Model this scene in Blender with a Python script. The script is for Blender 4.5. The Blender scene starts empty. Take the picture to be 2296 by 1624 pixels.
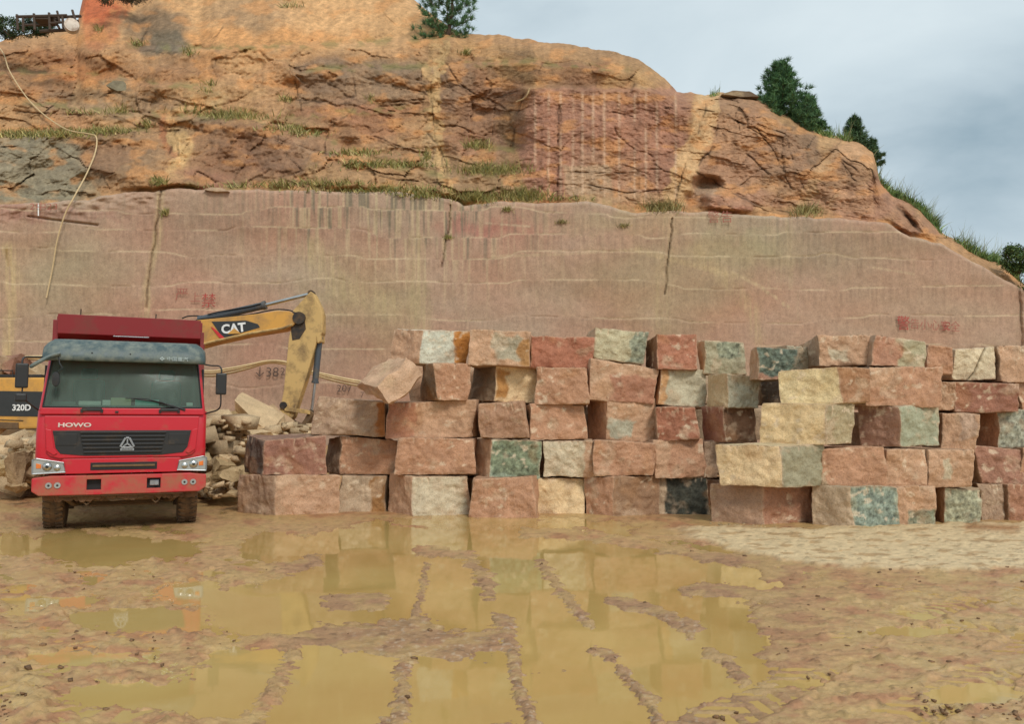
import bpy, bmesh, math, random
import numpy as np
from mathutils import Vector, Matrix
R = math.radians
random.seed(7)
rng = np.random.default_rng(11)
sc = bpy.context.scene
COL = sc.collection

# ---------------------------------------------------------------- camera
CX, CY, F, H, HOR = 1148.0, 812.0, 1802.0, 1.65, 950.0
PT = math.atan((HOR - CY) / F)
cd = bpy.data.cameras.new('camera'); cam = bpy.data.objects.new('camera', cd); COL.objects.link(cam)
cam.location = (0, 0, H); cam.rotation_euler = (R(90) + PT, 0, 0)
cd.sensor_width = 36; cd.lens = F / 2296 * 36; cd.clip_end = 2000; cd.clip_start = .05
sc.camera = cam
sc.render.resolution_x = 1024; sc.render.resolution_y = 725
sc.view_settings.view_transform = 'Standard'; sc.view_settings.look = 'None'
sc.view_settings.gamma = 1; sc.view_settings.exposure = 0.36

def W(px, py, Y):
    """pixel (2296 wide frame) at world depth Y -> world point(s)"""
    px = np.asarray(px, float); py = np.asarray(py, float); Y = np.asarray(Y, float)
    u = (px - CX) / F; v = (CY - py) / F
    dy = math.cos(PT) - v * math.sin(PT); dz = math.sin(PT) + v * math.cos(PT)
    return np.stack(np.broadcast_arrays(u / dy * Y, Y, H + dz / dy * Y), -1)
def PX(P):
    x = P[..., 0]; y = P[..., 1]; z = P[..., 2] - H
    f = y * math.cos(PT) + z * math.sin(PT); up = -y * math.sin(PT) + z * math.cos(PT)
    return CX + F * x / f, CY - F * up / f
def gdepth(py):      # ground depth seen at this row
    v = (CY - py) / F
    return -H * (math.cos(PT) - v * math.sin(PT)) / (math.sin(PT) + v * math.cos(PT))

# ---------------------------------------------------------------- world / light
SUN_EL, SUN_AZ = 44, 152     # azimuth from +Y clockwise
w = bpy.data.worlds.new('World'); sc.world = w; w.use_nodes = True
nt = w.node_tree; nt.nodes.clear(); N = nt.nodes.new; L = nt.links.new
out = N('ShaderNodeOutputWorld'); bg = N('ShaderNodeBackground'); bg.inputs[1].default_value = 0.125
sk = N('ShaderNodeTexSky'); sk.sky_type = 'NISHITA'; sk.sun_disc = False
sk.sun_elevation = R(SUN_EL); sk.sun_rotation = R(SUN_AZ)
tc = N('ShaderNodeTexCoord')
def ramp(nodes, pts):
    r = nodes.new('ShaderNodeValToRGB'); e = r.color_ramp.elements
    while len(e) > 1: e.remove(e[-1])
    e[0].position = pts[0][0]; e[0].color = pts[0][1] + (1,)
    for p, c in pts[1:]:
        q = e.new(p); q.color = c + (1,)
    return r
def s2l(c):
    return tuple(((v / 255) / 12.92 if v / 255 <= .04045 else ((v / 255 + .055) / 1.055) ** 2.4) for v in c)
mp = N('ShaderNodeMapping'); mp.inputs['Scale'].default_value = (1, 1, 2.4); L(tc.outputs['Generated'], mp.inputs[0])
n1 = N('ShaderNodeTexNoise'); n1.inputs['Scale'].default_value = 2.6; n1.inputs['Detail'].default_value = 7
n1.inputs['Roughness'].default_value = .5; n1.inputs['Distortion'].default_value = .3; L(mp.outputs[0], n1.inputs[0])
# a darker bank of cloud low on the right
d = W(2190, 300, 10.) - np.array([0, 0, H]); d = d / np.linalg.norm(d)
dot = N('ShaderNodeVectorMath'); dot.operation = 'SUBTRACT'; L(tc.outputs['Generated'], dot.inputs[0]); dot.inputs[1].default_value = tuple(d)
sc2 = N('ShaderNodeVectorMath'); sc2.operation = 'MULTIPLY'; L(dot.outputs[0], sc2.inputs[0]); sc2.inputs[1].default_value = (2.6, 2.6, 7.5)
ln = N('ShaderNodeVectorMath'); ln.operation = 'LENGTH'; L(sc2.outputs[0], ln.inputs[0])
mr = N('ShaderNodeMapRange'); mr.inputs[1].default_value = 0; mr.inputs[2].default_value = 1.0; mr.inputs[3].default_value = .15; mr.inputs[4].default_value = 0
mr.interpolation_type = 'SMOOTHSTEP'
L(ln.outputs['Value'], mr.inputs[0])
sb = N('ShaderNodeMath'); sb.operation = 'SUBTRACT'; L(n1.outputs[0], sb.inputs[0]); L(mr.outputs[0], sb.inputs[1])
def k(c, g): return tuple(v * g for v in s2l(c))
G = 6.9
cr = ramp(nt.nodes, [(.20, k((146, 167, 178), 1)), (.34, k((178, 194, 202), 1)), (.47, k((198, 212, 218), 1)), (.66, k((214, 226, 230), 1))])
L(sb.outputs[0], cr.inputs[0])
ms = N('ShaderNodeVectorMath'); ms.operation = 'SCALE'; ms.inputs['Scale'].default_value = G; L(cr.outputs[0], ms.inputs[0])
mx = N('ShaderNodeMixRGB'); mx.inputs[0].default_value = .93; L(sk.outputs[0], mx.inputs[1]); L(ms.outputs[0], mx.inputs[2])
L(mx.outputs[0], bg.inputs[0]); L(bg.outputs[0], out.inputs[0])
sd = bpy.data.lights.new('sun', 'SUN'); sd.energy = 1.5; sd.angle = R(14); sd.color = (1, .95, .88)
so = bpy.data.objects.new('sun', sd); COL.objects.link(so)
_d = Vector((math.sin(R(SUN_AZ)) * math.cos(R(SUN_EL)), math.cos(R(SUN_AZ)) * math.cos(R(SUN_EL)), math.sin(R(SUN_EL))))
so.rotation_euler = (-_d).to_track_quat('-Z', 'Y').to_euler(); so.location = (10, -10, 30)

# ---------------------------------------------------------------- noise in numpy
def _h(ix, iy, iz, s):
    with np.errstate(over='ignore'):
        h = (ix.astype(np.uint32) * np.uint32(374761393) + iy.astype(np.uint32) * np.uint32(668265263)
             + iz.astype(np.uint32) * np.uint32(2147483647 - 12345) + np.uint32((s * 362437 + 917) % 4294967295))
        h = (h ^ (h >> np.uint32(13))) * np.uint32(1274126177)
        h = (h ^ (h >> np.uint32(16))) * np.uint32(2246822519)
        return h ^ (h >> np.uint32(15))
_g = np.array([[1,1,0],[-1,1,0],[1,-1,0],[-1,-1,0],[1,0,1],[-1,0,1],[1,0,-1],[-1,0,-1],[0,1,1],[0,-1,1],[0,1,-1],[0,-1,-1]], float)
_cs = np.cos(np.arange(256) * math.pi / 128); _sn = np.sin(np.arange(256) * math.pi / 128)
def pn(x, y, z=0., s=0):
    if np.ndim(z) == 0:
        x, y = np.broadcast_arrays(np.asarray(x, float), np.asarray(y, float)); s = s + int(float(z) * 7919) % 100003
        ix = np.floor(x).astype(np.int64); iy = np.floor(y).astype(np.int64); fx, fy = x - ix, y - iy; zz = np.zeros(1, np.int64)
        q = lambda t: t * t * t * (t * (t * 6 - 15) + 10)
        u, v = q(fx), q(fy); r = 0
        for a in (0, 1):
            for b in (0, 1):
                g = _h(ix + a, iy + b, zz, s) & np.uint32(255)
                r = r + (u if a else 1 - u) * (v if b else 1 - v) * (_cs[g] * (fx - a) + _sn[g] * (fy - b))
        return r * 1.35
    x, y, z = np.broadcast_arrays(np.asarray(x, float), np.asarray(y, float), np.asarray(z, float))
    ix = np.floor(x).astype(np.int64); iy = np.floor(y).astype(np.int64); iz = np.floor(z).astype(np.int64)
    fx, fy, fz = x - ix, y - iy, z - iz
    q = lambda t: t * t * t * (t * (t * 6 - 15) + 10)
    u, v, w_ = q(fx), q(fy), q(fz); r = 0
    for a in (0, 1):
        for b in (0, 1):
            for c in (0, 1):
                g = _g[_h(ix + a, iy + b, iz + c, s) % 12]
                r = r + (u if a else 1 - u) * (v if b else 1 - v) * (w_ if c else 1 - w_) * (g[..., 0] * (fx - a) + g[..., 1] * (fy - b) + g[..., 2] * (fz - c))
    return r
def fbm(x, y, z=0., o=4, s=0, ro=.5):
    r = 0; a = 1; t = 0
    for i in range(o):
        r = r + a * pn(np.asarray(x) * 2 ** i, np.asarray(y) * 2 ** i, np.asarray(z) * 2 ** i, s + i * 17); t += a; a *= ro
    return r / t * 1.6
def worley(x, y, s=0):
    ix = np.floor(x).astype(np.int64); iy = np.floor(y).astype(np.int64)
    F1 = np.full(x.shape, 9.); F2 = np.full(x.shape, 9.); I = np.zeros(x.shape); I2 = np.zeros(x.shape)
    z0 = np.zeros_like(ix)
    for a in (-1, 0, 1):
        for b in (-1, 0, 1):
            h = _h(ix + a, iy + b, z0, s)
            jx = (h & np.uint32(1023)) / 1023.; jy = ((h >> np.uint32(10)) & np.uint32(1023)) / 1023.; id_ = (h >> np.uint32(20)) / 4095.
            dd = np.hypot(ix + a + jx - x, iy + b + jy - y)
            c = dd < F1
            F2 = np.where(c, F1, np.minimum(F2, dd)); I = np.where(c, id_, I); F1 = np.where(c, dd, F1)
    return F1, F2, I
def sst(a, b, x):
    t = np.clip((x - a) / (b - a), 0, 1); return t * t * (3 - 2 * t)
def pdist(px, py, pts):
    d = np.full(np.shape(px), 1e9)
    for (x0, y0), (x1, y1) in zip(pts[:-1], pts[1:]):
        vx, vy = x1 - x0, y1 - y0; t = np.clip(((px - x0) * vx + (py - y0) * vy) / (vx * vx + vy * vy + 1e-9), 0, 1)
        d = np.minimum(d, np.hypot(px - x0 - t * vx, py - y0 - t * vy))
    return d
def C(*c):
    l = np.array(s2l(c)); l = (l * .86 + l.dot((.3, .6, .1)) * .14) * np.array([.99, 1.015, .92]); return l

# ---------------------------------------------------------------- materials
MATS = {}
def newmat(name):
    m = bpy.data.materials.new(name); m.use_nodes = True; MATS[name] = m
    return m, m.node_tree, m.node_tree.nodes['Principled BSDF']
def pmat(name, col, rough=.5, metal=0., dirt=None, bump=0., bscale=8., spec=.5, coat=0.):
    """col and dirt colour in sRGB; dirt=(colour, coverage 0..1, scale)"""
    m, t, b = newmat(name); b.inputs['Roughness'].default_value = rough; b.inputs['Metallic'].default_value = metal
    b.inputs['Specular IOR Level'].default_value = spec; b.inputs['Coat Weight'].default_value = coat
    c = s2l(col); tcn = t.nodes.new('ShaderNodeTexCoord')
    nz = t.nodes.new('ShaderNodeTexNoise'); nz.inputs['Scale'].default_value = (dirt[2] if dirt else 5); nz.inputs['Detail'].default_value = 9; nz.inputs['Roughness'].default_value = .65
    t.links.new(tcn.outputs['Object'], nz.inputs[0])
    if dirt:
        rp = ramp(t.nodes, [(max(0, .62 - dirt[1] * .5), (0, 0, 0)), (min(1, .78 - dirt[1] * .3), (1, 1, 1))]); t.links.new(nz.outputs[0], rp.inputs[0])
        mxn = t.nodes.new('ShaderNodeMixRGB'); mxn.inputs[1].default_value = c + (1,); mxn.inputs[2].default_value = s2l(dirt[0]) + (1,)
        ml = t.nodes.new('ShaderNodeMath'); ml.operation = 'MULTIPLY'; ml.inputs[1].default_value = .85
        t.links.new(rp.outputs[0], ml.inputs[0]); t.links.new(ml.outputs[0], mxn.inputs[0]); t.links.new(mxn.outputs[0], b.inputs['Base Color'])
        mrn = t.nodes.new('ShaderNodeMapRange'); mrn.inputs[3].default_value = rough; mrn.inputs[4].default_value = max(rough, .8)
        t.links.new(rp.outputs[0], mrn.inputs[0]); t.links.new(mrn.outputs[0], b.inputs['Roughness'])
    else:
        hv = t.nodes.new('ShaderNodeHueSaturation'); hv.inputs['Color'].default_value = c + (1,)
        mrn = t.nodes.new('ShaderNodeMapRange'); mrn.inputs[1].default_value = .3; mrn.inputs[2].default_value = .7; mrn.inputs[3].default_value = .82; mrn.inputs[4].default_value = 1.15
        t.links.new(nz.outputs[0], mrn.inputs[0]); t.links.new(mrn.outputs[0], hv.inputs['Value']); t.links.new(hv.outputs[0], b.inputs['Base Color'])
    if bump:
        n2 = t.nodes.new('ShaderNodeTexNoise'); n2.inputs['Scale'].default_value = bscale; n2.inputs['Detail'].default_value = 8
        t.links.new(tcn.outputs['Object'], n2.inputs[0])
        bp = t.nodes.new('ShaderNodeBump'); bp.inputs['Strength'].default_value = bump; bp.inputs['Distance'].default_value = .03
        t.links.new(n2.outputs[0], bp.inputs['Height']); t.links.new(bp.outputs[0], b.inputs['Normal'])
    return m
def vmat(name, rough, nscale, lo, hi, bump, bscale, bdist=.03, wet=False, aniso=None, spec=.3, speck=0, smix=.75):
    """colour attribute Col x fine noise, bump"""
    m, t, b = newmat(name); b.inputs['Roughness'].default_value = rough; b.inputs['Specular IOR Level'].default_value = spec
    at = t.nodes.new('ShaderNodeAttribute'); at.attribute_name = 'Col'
    tcn = t.nodes.new('ShaderNodeTexCoord'); src = tcn.outputs['Object']
    if aniso:
        mpn = t.nodes.new('ShaderNodeMapping'); mpn.inputs['Scale'].default_value = aniso; t.links.new(src, mpn.inputs[0]); src = mpn.outputs[0]
    nz = t.nodes.new('ShaderNodeTexNoise'); nz.inputs['Scale'].default_value = nscale; nz.inputs['Detail'].default_value = 10; nz.inputs['Roughness'].default_value = .7
    t.links.new(src, nz.inputs[0])
    mrn = t.nodes.new('ShaderNodeMapRange'); mrn.inputs[1].default_value = .3; mrn.inputs[2].default_value = .7; mrn.inputs[3].default_value = lo; mrn.inputs[4].default_value = hi
    t.links.new(nz.outputs[0], mrn.inputs[0])
    hv = t.nodes.new('ShaderNodeHueSaturation'); t.links.new(at.outputs['Color'], hv.inputs['Color']); t.links.new(mrn.outputs[0], hv.inputs['Value'])
    last = hv.outputs[0]
    if speck:
        n3 = t.nodes.new('ShaderNodeTexNoise'); n3.inputs['Scale'].default_value = speck; n3.inputs['Detail'].default_value = 3; n3.inputs['Roughness'].default_value = .8
        t.links.new(tcn.outputs['Object'], n3.inputs[0])
        r3 = ramp(t.nodes, [(.36, (.55, .52, .5)), (.47, (1, 1, 1)), (.58, (1, 1, 1)), (.70, (1.35, 1.32, 1.3))]); t.links.new(n3.outputs[0], r3.inputs[0])
        m3 = t.nodes.new('ShaderNodeMixRGB'); m3.blend_type = 'MULTIPLY'; m3.inputs[0].default_value = smix
        t.links.new(last, m3.inputs[1]); t.links.new(r3.outputs[0], m3.inputs[2]); last = m3.outputs[0]
    t.links.new(last, b.inputs['Base Color'])
    n2 = t.nodes.new('ShaderNodeTexNoise'); n2.inputs['Scale'].default_value = bscale; n2.inputs['Detail'].default_value = 10; n2.inputs['Roughness'].default_value = .65
    t.links.new(src, n2.inputs[0])
    bp = t.nodes.new('ShaderNodeBump'); bp.inputs['Strength'].default_value = bump; bp.inputs['Distance'].default_value = bdist
    t.links.new(n2.outputs[0], bp.inputs['Height']); t.links.new(bp.outputs[0], b.inputs['Normal'])
    if wet:
        a2 = t.nodes.new('ShaderNodeAttribute'); a2.attribute_name = 'wet'
        m2 = t.nodes.new('ShaderNodeMapRange'); m2.inputs[3].default_value = rough; m2.inputs[4].default_value = .24
        t.links.new(a2.outputs['Fac'], m2.inputs[0]); t.links.new(m2.outputs[0], b.inputs['Roughness'])
        m4 = t.nodes.new('ShaderNodeMapRange'); m4.inputs[3].default_value = bump; m4.inputs[4].default_value = bump * .25
        t.links.new(a2.outputs['Fac'], m4.inputs[0]); t.links.new(m4.outputs[0], bp.inputs['Strength'])
    return m

# ---------------------------------------------------------------- object helpers
def tag(o, label=None, cat=None, group=None, kind=None):
    if label: o['label'] = label
    if cat: o['category'] = cat
    if group: o['group'] = group
    if kind: o['kind'] = kind
    return o
def thing(name, label, cat, loc=(0, 0, 0), rz=0., group=None):
    o = bpy.data.objects.new(name, None); COL.objects.link(o); o.location = tuple(float(v) for v in loc); o.rotation_euler = (0, 0, rz)
    o.empty_display_size = .2
    return tag(o, label, cat, group)
def mesh(name, V, Fc, mat, parent=None, smooth=False, col=None, wet=None, loc=None):
    me = bpy.data.meshes.new(name); V = np.asarray(V, float)
    if loc is not None: V = V - np.asarray(loc, float)
    if isinstance(Fc, np.ndarray) and Fc.ndim == 2:
        n, kk = Fc.shape
        me.vertices.add(len(V)); me.vertices.foreach_set('co', V.astype(np.float32).ravel())
        me.loops.add(n * kk); me.loops.foreach_set('vertex_index', Fc.astype(np.int32).ravel())
        me.polygons.add(n); me.polygons.foreach_set('loop_start', np.arange(0, n * kk, kk, dtype=np.int32))
        me.update(calc_edges=True); me.validate()
    else:
        me.from_pydata([tuple(v) for v in V], [], [tuple(int(i) for i in f) for f in Fc]); me.update()
    if smooth:
        me.polygons.foreach_set('use_smooth', np.ones(len(me.polygons), dtype=bool))
    if col is not None:
        a = me.color_attributes.new('Col', 'FLOAT_COLOR', 'POINT'); c = np.ones((len(V), 4), np.float32); c[:, :3] = col; a.data.foreach_set('color', c.ravel())
    if wet is not None:
        a = me.attributes.new('wet', 'FLOAT', 'POINT'); a.data.foreach_set('value', np.asarray(wet, np.float32).ravel())
    if mat: me.materials.append(mat if not isinstance(mat, str) else MATS[mat])
    o = bpy.data.objects.new(name, me); COL.objects.link(o)
    if loc is not None: o.location = tuple(float(v) for v in loc)
    if parent: o.parent = parent
    return o
def gridfaces(n, m):
    i = np.arange(n * m).reshape(n, m)
    return np.stack([i[:-1, :-1], i[:-1, 1:], i[1:, 1:], i[1:, :-1]], -1).reshape(-1, 4)
class MB:
    """collects shapes for ONE mesh object"""
    def __init__(s): s.V = []; s.F = []
    def add(s, V, Fc):
        o = len(s.V); s.V += [tuple(v) for v in V]; s.F += [tuple(i + o for i in f) for f in Fc]; return s
    def box(s, x0, x1, y0, y1, z0, z1, ch=None, M=None):
        """box with chamfered edges"""
        c = ch if ch is not None else min(x1 - x0, y1 - y0, z1 - z0) * .12
        bm = bmesh.new(); bmesh.ops.create_cube(bm, size=1)
        for v in bm.verts: v.co = Vector(((x0 + x1) / 2 + v.co.x * (x1 - x0), (y0 + y1) / 2 + v.co.y * (y1 - y0), (z0 + z1) / 2 + v.co.z * (z1 - z0)))
        if c > 0: bmesh.ops.bevel(bm, geom=bm.edges[:], offset=c, segments=2, affect='EDGES', profile=.6)
        if M is not None: bmesh.ops.transform(bm, matrix=M, verts=bm.verts)
        bm.verts.index_update()
        s.add([v.co[:] for v in bm.verts], [[v.index for v in f.verts] for f in bm.faces]); bm.free(); return s
    def prism(s, pts, a, b, axis='y', ch=0., M=None):
        """outline pts (2-D) extruded from a to b along axis; y: pts are (x,z); x: (y,z); z: (x,y)"""
        f = {'y': lambda p, t: (p[0], t, p[1]), 'x': lambda p, t: (t, p[0], p[1]), 'z': lambda p, t: (p[0], p[1], t)}[axis]
        bm = bmesh.new(); v0 = [bm.verts.new(f(p, a)) for p in pts]; v1 = [bm.verts.new(f(p, b)) for p in pts]; n = len(pts)
        bm.faces.new(v0); bm.faces.new(v1[::-1])
        for i in range(n): bm.faces.new((v0[i], v1[i], v1[(i + 1) % n], v0[(i + 1) % n]))
        bmesh.ops.recalc_face_normals(bm, faces=bm.faces)
        if ch > 0: bmesh.ops.bevel(bm, geom=bm.edges[:], offset=ch, segments=2, affect='EDGES', profile=.6)
        if M is not None: bmesh.ops.transform(bm, matrix=M, verts=bm.verts)
        bm.verts.index_update()
        s.add([v.co[:] for v in bm.verts], [[v.index for v in f_.verts] for f_ in bm.faces]); bm.free(); return s
    def tube(s, pts, r, n=8, cap=True):
        pts = [Vector(tuple(float(c) for c in p)) for p in pts]; rs = r if hasattr(r, '__len__') else [r] * len(pts)
        V = []; Fc = []; up = None
        for i, p in enumerate(pts):
            t = (pts[min(i + 1, len(pts) - 1)] - pts[max(i - 1, 0)]).normalized()
            if up is None: up = Vector((0, 0, 1)) if abs(t.z) < .9 else Vector((1, 0, 0))
            a = t.cross(up).normalized(); b_ = a.cross(t).normalized(); up = b_
            for j in range(n):
                an = 2 * math.pi * j / n; V.append(p + (a * math.cos(an) + b_ * math.sin(an)) * rs[i])
        for i in range(len(pts) - 1):
            for j in range(n):
                Fc.append((i * n + j, i * n + (j + 1) % n, (i + 1) * n + (j + 1) % n, (i + 1) * n + j))
        if cap: Fc.append(tuple(range(n))[::-1]); Fc.append(tuple((len(pts) - 1) * n + j for j in range(n)))
        return s.add(V, Fc)
    def lathe(s, prof, c, axis='x', n=24):
        """prof: (radius, t) pairs revolved about the axis through c"""
        V = []; Fc = []
        for r_, t in prof:
            for j in range(n):
                a = 2 * math.pi * j / n; ca, sa = math.cos(a) * r_, math.sin(a) * r_
                V.append({'x': (c[0] + t, c[1] + ca, c[2] + sa), 'y': (c[0] + ca, c[1] + t, c[2] + sa), 'z': (c[0] + ca, c[1] + sa, c[2] + t)}[axis])
        for i in range(len(prof) - 1):
            for j in range(n): Fc.append((i * n + j, i * n + (j + 1) % n, (i + 1) * n + (j + 1) % n, (i + 1) * n + j))
        Fc.append(tuple(range(n))); Fc.append(tuple((len(prof) - 1) * n + j for j in range(n))[::-1])
        return s.add(V, Fc)
    def build(s, name, mat, parent=None, smooth=False, org=None, loc=None):
        V = np.array(s.V, float)
        if org is not None: V = V - np.asarray(org, float)
        o = mesh(name, V, s.F, mat, parent, False, loc=loc)
        bm = bmesh.new(); bm.from_mesh(o.data); bmesh.ops.recalc_face_normals(bm, faces=bm.faces)
        if smooth:
            for f in bm.faces: f.smooth = True
            for e in bm.edges:
                if len(e.link_faces) == 2 and e.calc_face_angle(0) > R(35): e.smooth = False
        bm.to_mesh(o.data); bm.free()
        return o
def smoothpts(pts, k_=6):
    P = np.array(pts, float); out_ = []
    Q = np.vstack([2 * P[0] - P[1], P, 2 * P[-1] - P[-2]])
    for i in range(1, len(Q) - 2):
        for j in range(k_):
            t = j / k_; a, b, c, d_ = Q[i - 1], Q[i], Q[i + 1], Q[i + 2]
            out_.append(.5 * ((2 * b) + (-a + c) * t + (2 * a - 5 * b + 4 * c - d_) * t * t + (-a + 3 * b - 3 * c + d_) * t ** 3))
    out_.append(P[-1]); return np.array(out_)
def text(name, s, size, mat, M, parent=None, off=0., ext=.002, align='CENTER', shear=0., sx=1.):
    cu = bpy.data.curves.new('t', 'FONT'); cu.body = s; cu.size = size; cu.offset = off; cu.extrude = ext; cu.align_x = align; cu.align_y = 'CENTER'; cu.shear = shear; cu.resolution_u = 3
    to = bpy.data.objects.new('t', cu); COL.objects.link(to); bpy.context.view_layer.update()
    me = bpy.data.meshes.new_from_object(to.evaluated_get(bpy.context.evaluated_depsgraph_get()))
    bpy.data.objects.remove(to); bpy.data.curves.remove(cu)
    me.name = name; me.transform(Matrix.Diagonal((sx, 1, 1, 1))); me.transform(M); me.materials.clear(); me.materials.append(MATS[mat])
    o = bpy.data.objects.new(name, me); COL.objects.link(o)
    if parent: o.parent = parent
    return o
UPR = Matrix.Rotation(R(90), 4, 'X')          # text in xz plane facing -y

# base palette of materials
vmat('hill_rock', .9, 3.6, .70, 1.26, .9, 9.0, .08, speck=14, smix=.5)
vmat('sawn_rock', .85, 5.0, .84, 1.14, .35, 12, .02, speck=20, smix=.35)
vmat('granite', .82, 6.0, .86, 1.13, .7, 15, .035, speck=48, smix=.6)
vmat('mud', .6, 7.0, .80, 1.18, .7, 18, .02, wet=True, spec=.35, speck=30, smix=.25)
vmat('leaf', .6, 3.0, .75, 1.25, 0., 5)
pmat('bark', (92, 74, 58), .9, bump=.6)
pmat('red_paint', (196, 26, 44), .38, dirt=((150, 92, 62), .12, 2.2), spec=.5, coat=.25)
pmat('red_bumper', (196, 30, 48), .42, dirt=((160, 104, 76), .46, 3.4), coat=.15)
pmat('dark_red_paint', (134, 38, 40), .55, dirt=((112, 70, 56), .25, 2.0))
pmat('visor_plastic', (66, 84, 86), .45, dirt=((128, 134, 124), .42, 7.0))
pmat('black_plastic', (36, 36, 36), .5, dirt=((84, 70, 54), .16, 5))
pmat('black_rubber', (26, 26, 26), .6)
pmat('tyre', (62, 52, 42), .85, dirt=((134, 102, 68), .6, 6), bump=.4)
pmat('muddy_steel', (92, 72, 52), .8, dirt=((122, 94, 62), .6, 5), bump=.5)
pmat('mud_crust', (128, 92, 62), .9, dirt=((92, 68, 48), .5, 5), bump=.8)
pmat('dark_steel', (48, 42, 38), .7, dirt=((100, 78, 54), .4, 5))
pmat('chrome', (196, 196, 192), .3, 1.0)
pmat('grey_metal', (165, 168, 170), .35, .8)
pmat('lamp_reflector', (176, 178, 174), .35, .6)
pmat('amber_plastic', (222, 120, 50), .3)
pmat('machine_yellow', (216, 160, 74), .6, dirt=((160, 124, 82), .34, 2.2))
pmat('worn_yellow', (206, 170, 108), .7, dirt=((104, 82, 60), .3, 2.6))
pmat('logo_black', (50, 52, 52), .5)
pmat('logo_white', (238, 238, 234), .5)
pmat('logo_red', (214, 48, 50), .5)
pmat('cylinder_grey', (74, 80, 86), .45, dirt=((110, 96, 76), .2, 4))
pmat('rope_fibre', (208, 182, 138), .85)
pmat('pipe_plastic', (214, 188, 140), .6)
pmat('graffiti_red', (176, 74, 66), .85)
pmat('graffiti_faint', (168, 102, 86), .85)
pmat('graffiti_black', (92, 74, 64), .85)
pmat('old_timber', (82, 68, 58), .9, bump=.5)
pmat('seat_cloth', (60, 62, 66), .9)
pmat('dash_plastic', (96, 104, 98), .7)
pmat('paper', (226, 226, 214), .7)
pmat('paper_tan', (196, 186, 142), .7)
pmat('paper_teal', (110, 186, 170), .6)
pmat('drum_metal', (196, 184, 170), .5, .3, dirt=((150, 120, 96), .3, 4))
pmat('badge_faded', (216, 196, 186), .4)
pmat('visor_text', (176, 192, 192), .6)
# dusty windscreen glass
def glassmat():
    m, t, b = newmat('dusty_glass'); t.nodes.remove(b); o = t.nodes['Material Output']
    tr = t.nodes.new('ShaderNodeBsdfTransparent'); tr.inputs[0].default_value = (.62, .78, .72, 1)
    gl = t.nodes.new('ShaderNodeBsdfGlossy'); gl.inputs['Roughness'].default_value = .06; gl.inputs[0].default_value = (.8, .9, .88, 1)
    fr = t.nodes.new('ShaderNodeFresnel'); fr.inputs[0].default_value = 1.22
    m1 = t.nodes.new('ShaderNodeMixShader'); t.links.new(fr.outputs[0], m1.inputs[0]); t.links.new(tr.outputs[0], m1.inputs[1]); t.links.new(gl.outputs[0], m1.inputs[2])
    df = t.nodes.new('ShaderNodeBsdfDiffuse'); df.inputs[0].default_value = s2l((118, 136, 124)) + (1,)
    tcn = t.nodes.new('ShaderNodeTexCoord'); mpn = t.nodes.new('ShaderNodeMapping'); mpn.inputs['Scale'].default_value = (5, 1, 1.4); t.links.new(tcn.outputs['Object'], mpn.inputs[0])
    nz = t.nodes.new('ShaderNodeTexNoise'); nz.inputs['Scale'].default_value = 1.6; nz.inputs['Detail'].default_value = 6; t.links.new(mpn.outputs[0], nz.inputs[0])
    mrn = t.nodes.new('ShaderNodeMapRange'); mrn.inputs[1].default_value = .35; mrn.inputs[2].default_value = .8; mrn.inputs[3].default_value = .36; mrn.inputs[4].default_value = .50
    t.links.new(nz.outputs[0], mrn.inputs[0])
    m2 = t.nodes.new('ShaderNodeMixShader'); t.links.new(mrn.outputs[0], m2.inputs[0]); t.links.new(m1.outputs[0], m2.inputs[1]); t.links.new(df.outputs[0], m2.inputs[2])
    t.links.new(m2.outputs[0], o.inputs[0])
glassmat()
def watermat():
    m, t, b = newmat('muddy_water'); b.inputs['Roughness'].default_value = .035; b.inputs['IOR'].default_value = 1.33; b.inputs['Specular IOR Level'].default_value = .5
    tcn = t.nodes.new('ShaderNodeTexCoord'); nz = t.nodes.new('ShaderNodeTexNoise'); nz.inputs['Scale'].default_value = .45; nz.inputs['Detail'].default_value = 5
    t.links.new(tcn.outputs['Object'], nz.inputs[0])
    rp = ramp(t.nodes, [(.36, s2l((178, 144, 84))), (.64, s2l((192, 162, 100)))]); t.links.new(nz.outputs[0], rp.inputs[0]); t.links.new(rp.outputs[0], b.inputs['Base Color'])
    n2 = t.nodes.new('ShaderNodeTexNoise'); n2.inputs['Scale'].default_value = 2.2; n2.inputs['Detail'].default_value = 3; t.links.new(tcn.outputs['Object'], n2.inputs[0])
    bp = t.nodes.new('ShaderNodeBump'); bp.inputs['Strength'].default_value = .10; bp.inputs['Distance'].default_value = .01
    t.links.new(n2.outputs[0], bp.inputs['Height']); t.links.new(bp.outputs[0], b.inputs['Normal'])
watermat()

# ================================================================ HILL AND SAWN WALL
SKY = np.array([(-700, 150), (-300, 120), (0, 92), (40, 80), (95, 66), (172, 62), (180, 22), (192, -30), (260, -140), (500, -230), (760, -170), (900, -40), (935, 5), (960, 27), (1000, 52), (1035, 72), (1130, 78), (1200, 90), (1290, 100), (1390, 118), (1440, 140),
    (1490, 175), (1518, 206), (1590, 212), (1650, 206), (1700, 215), (1760, 250), (1830, 290), (1890, 310), (1930, 320), (1958, 345), (1972, 400), (2000, 428), (2060, 465), (2112, 522), (2190, 565), (2250, 590), (2300, 640), (2380, 760), (2600, 860), (2900, 900)], float)
BEN = np.array([(-700, 470), (0, 460), (200, 447), (300, 430), (345, 428), (372, 422), (480, 425), (700, 428), (900, 430), (960, 438), (1010, 448), (1040, 462), (1100, 453), (1250, 455), (1330, 452), (1420, 474), (1530, 472), (1700, 482), (1780, 486), (1900, 490), (1990, 500), (2040, 532), (2110, 545), (2900, 1000)], float)
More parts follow.
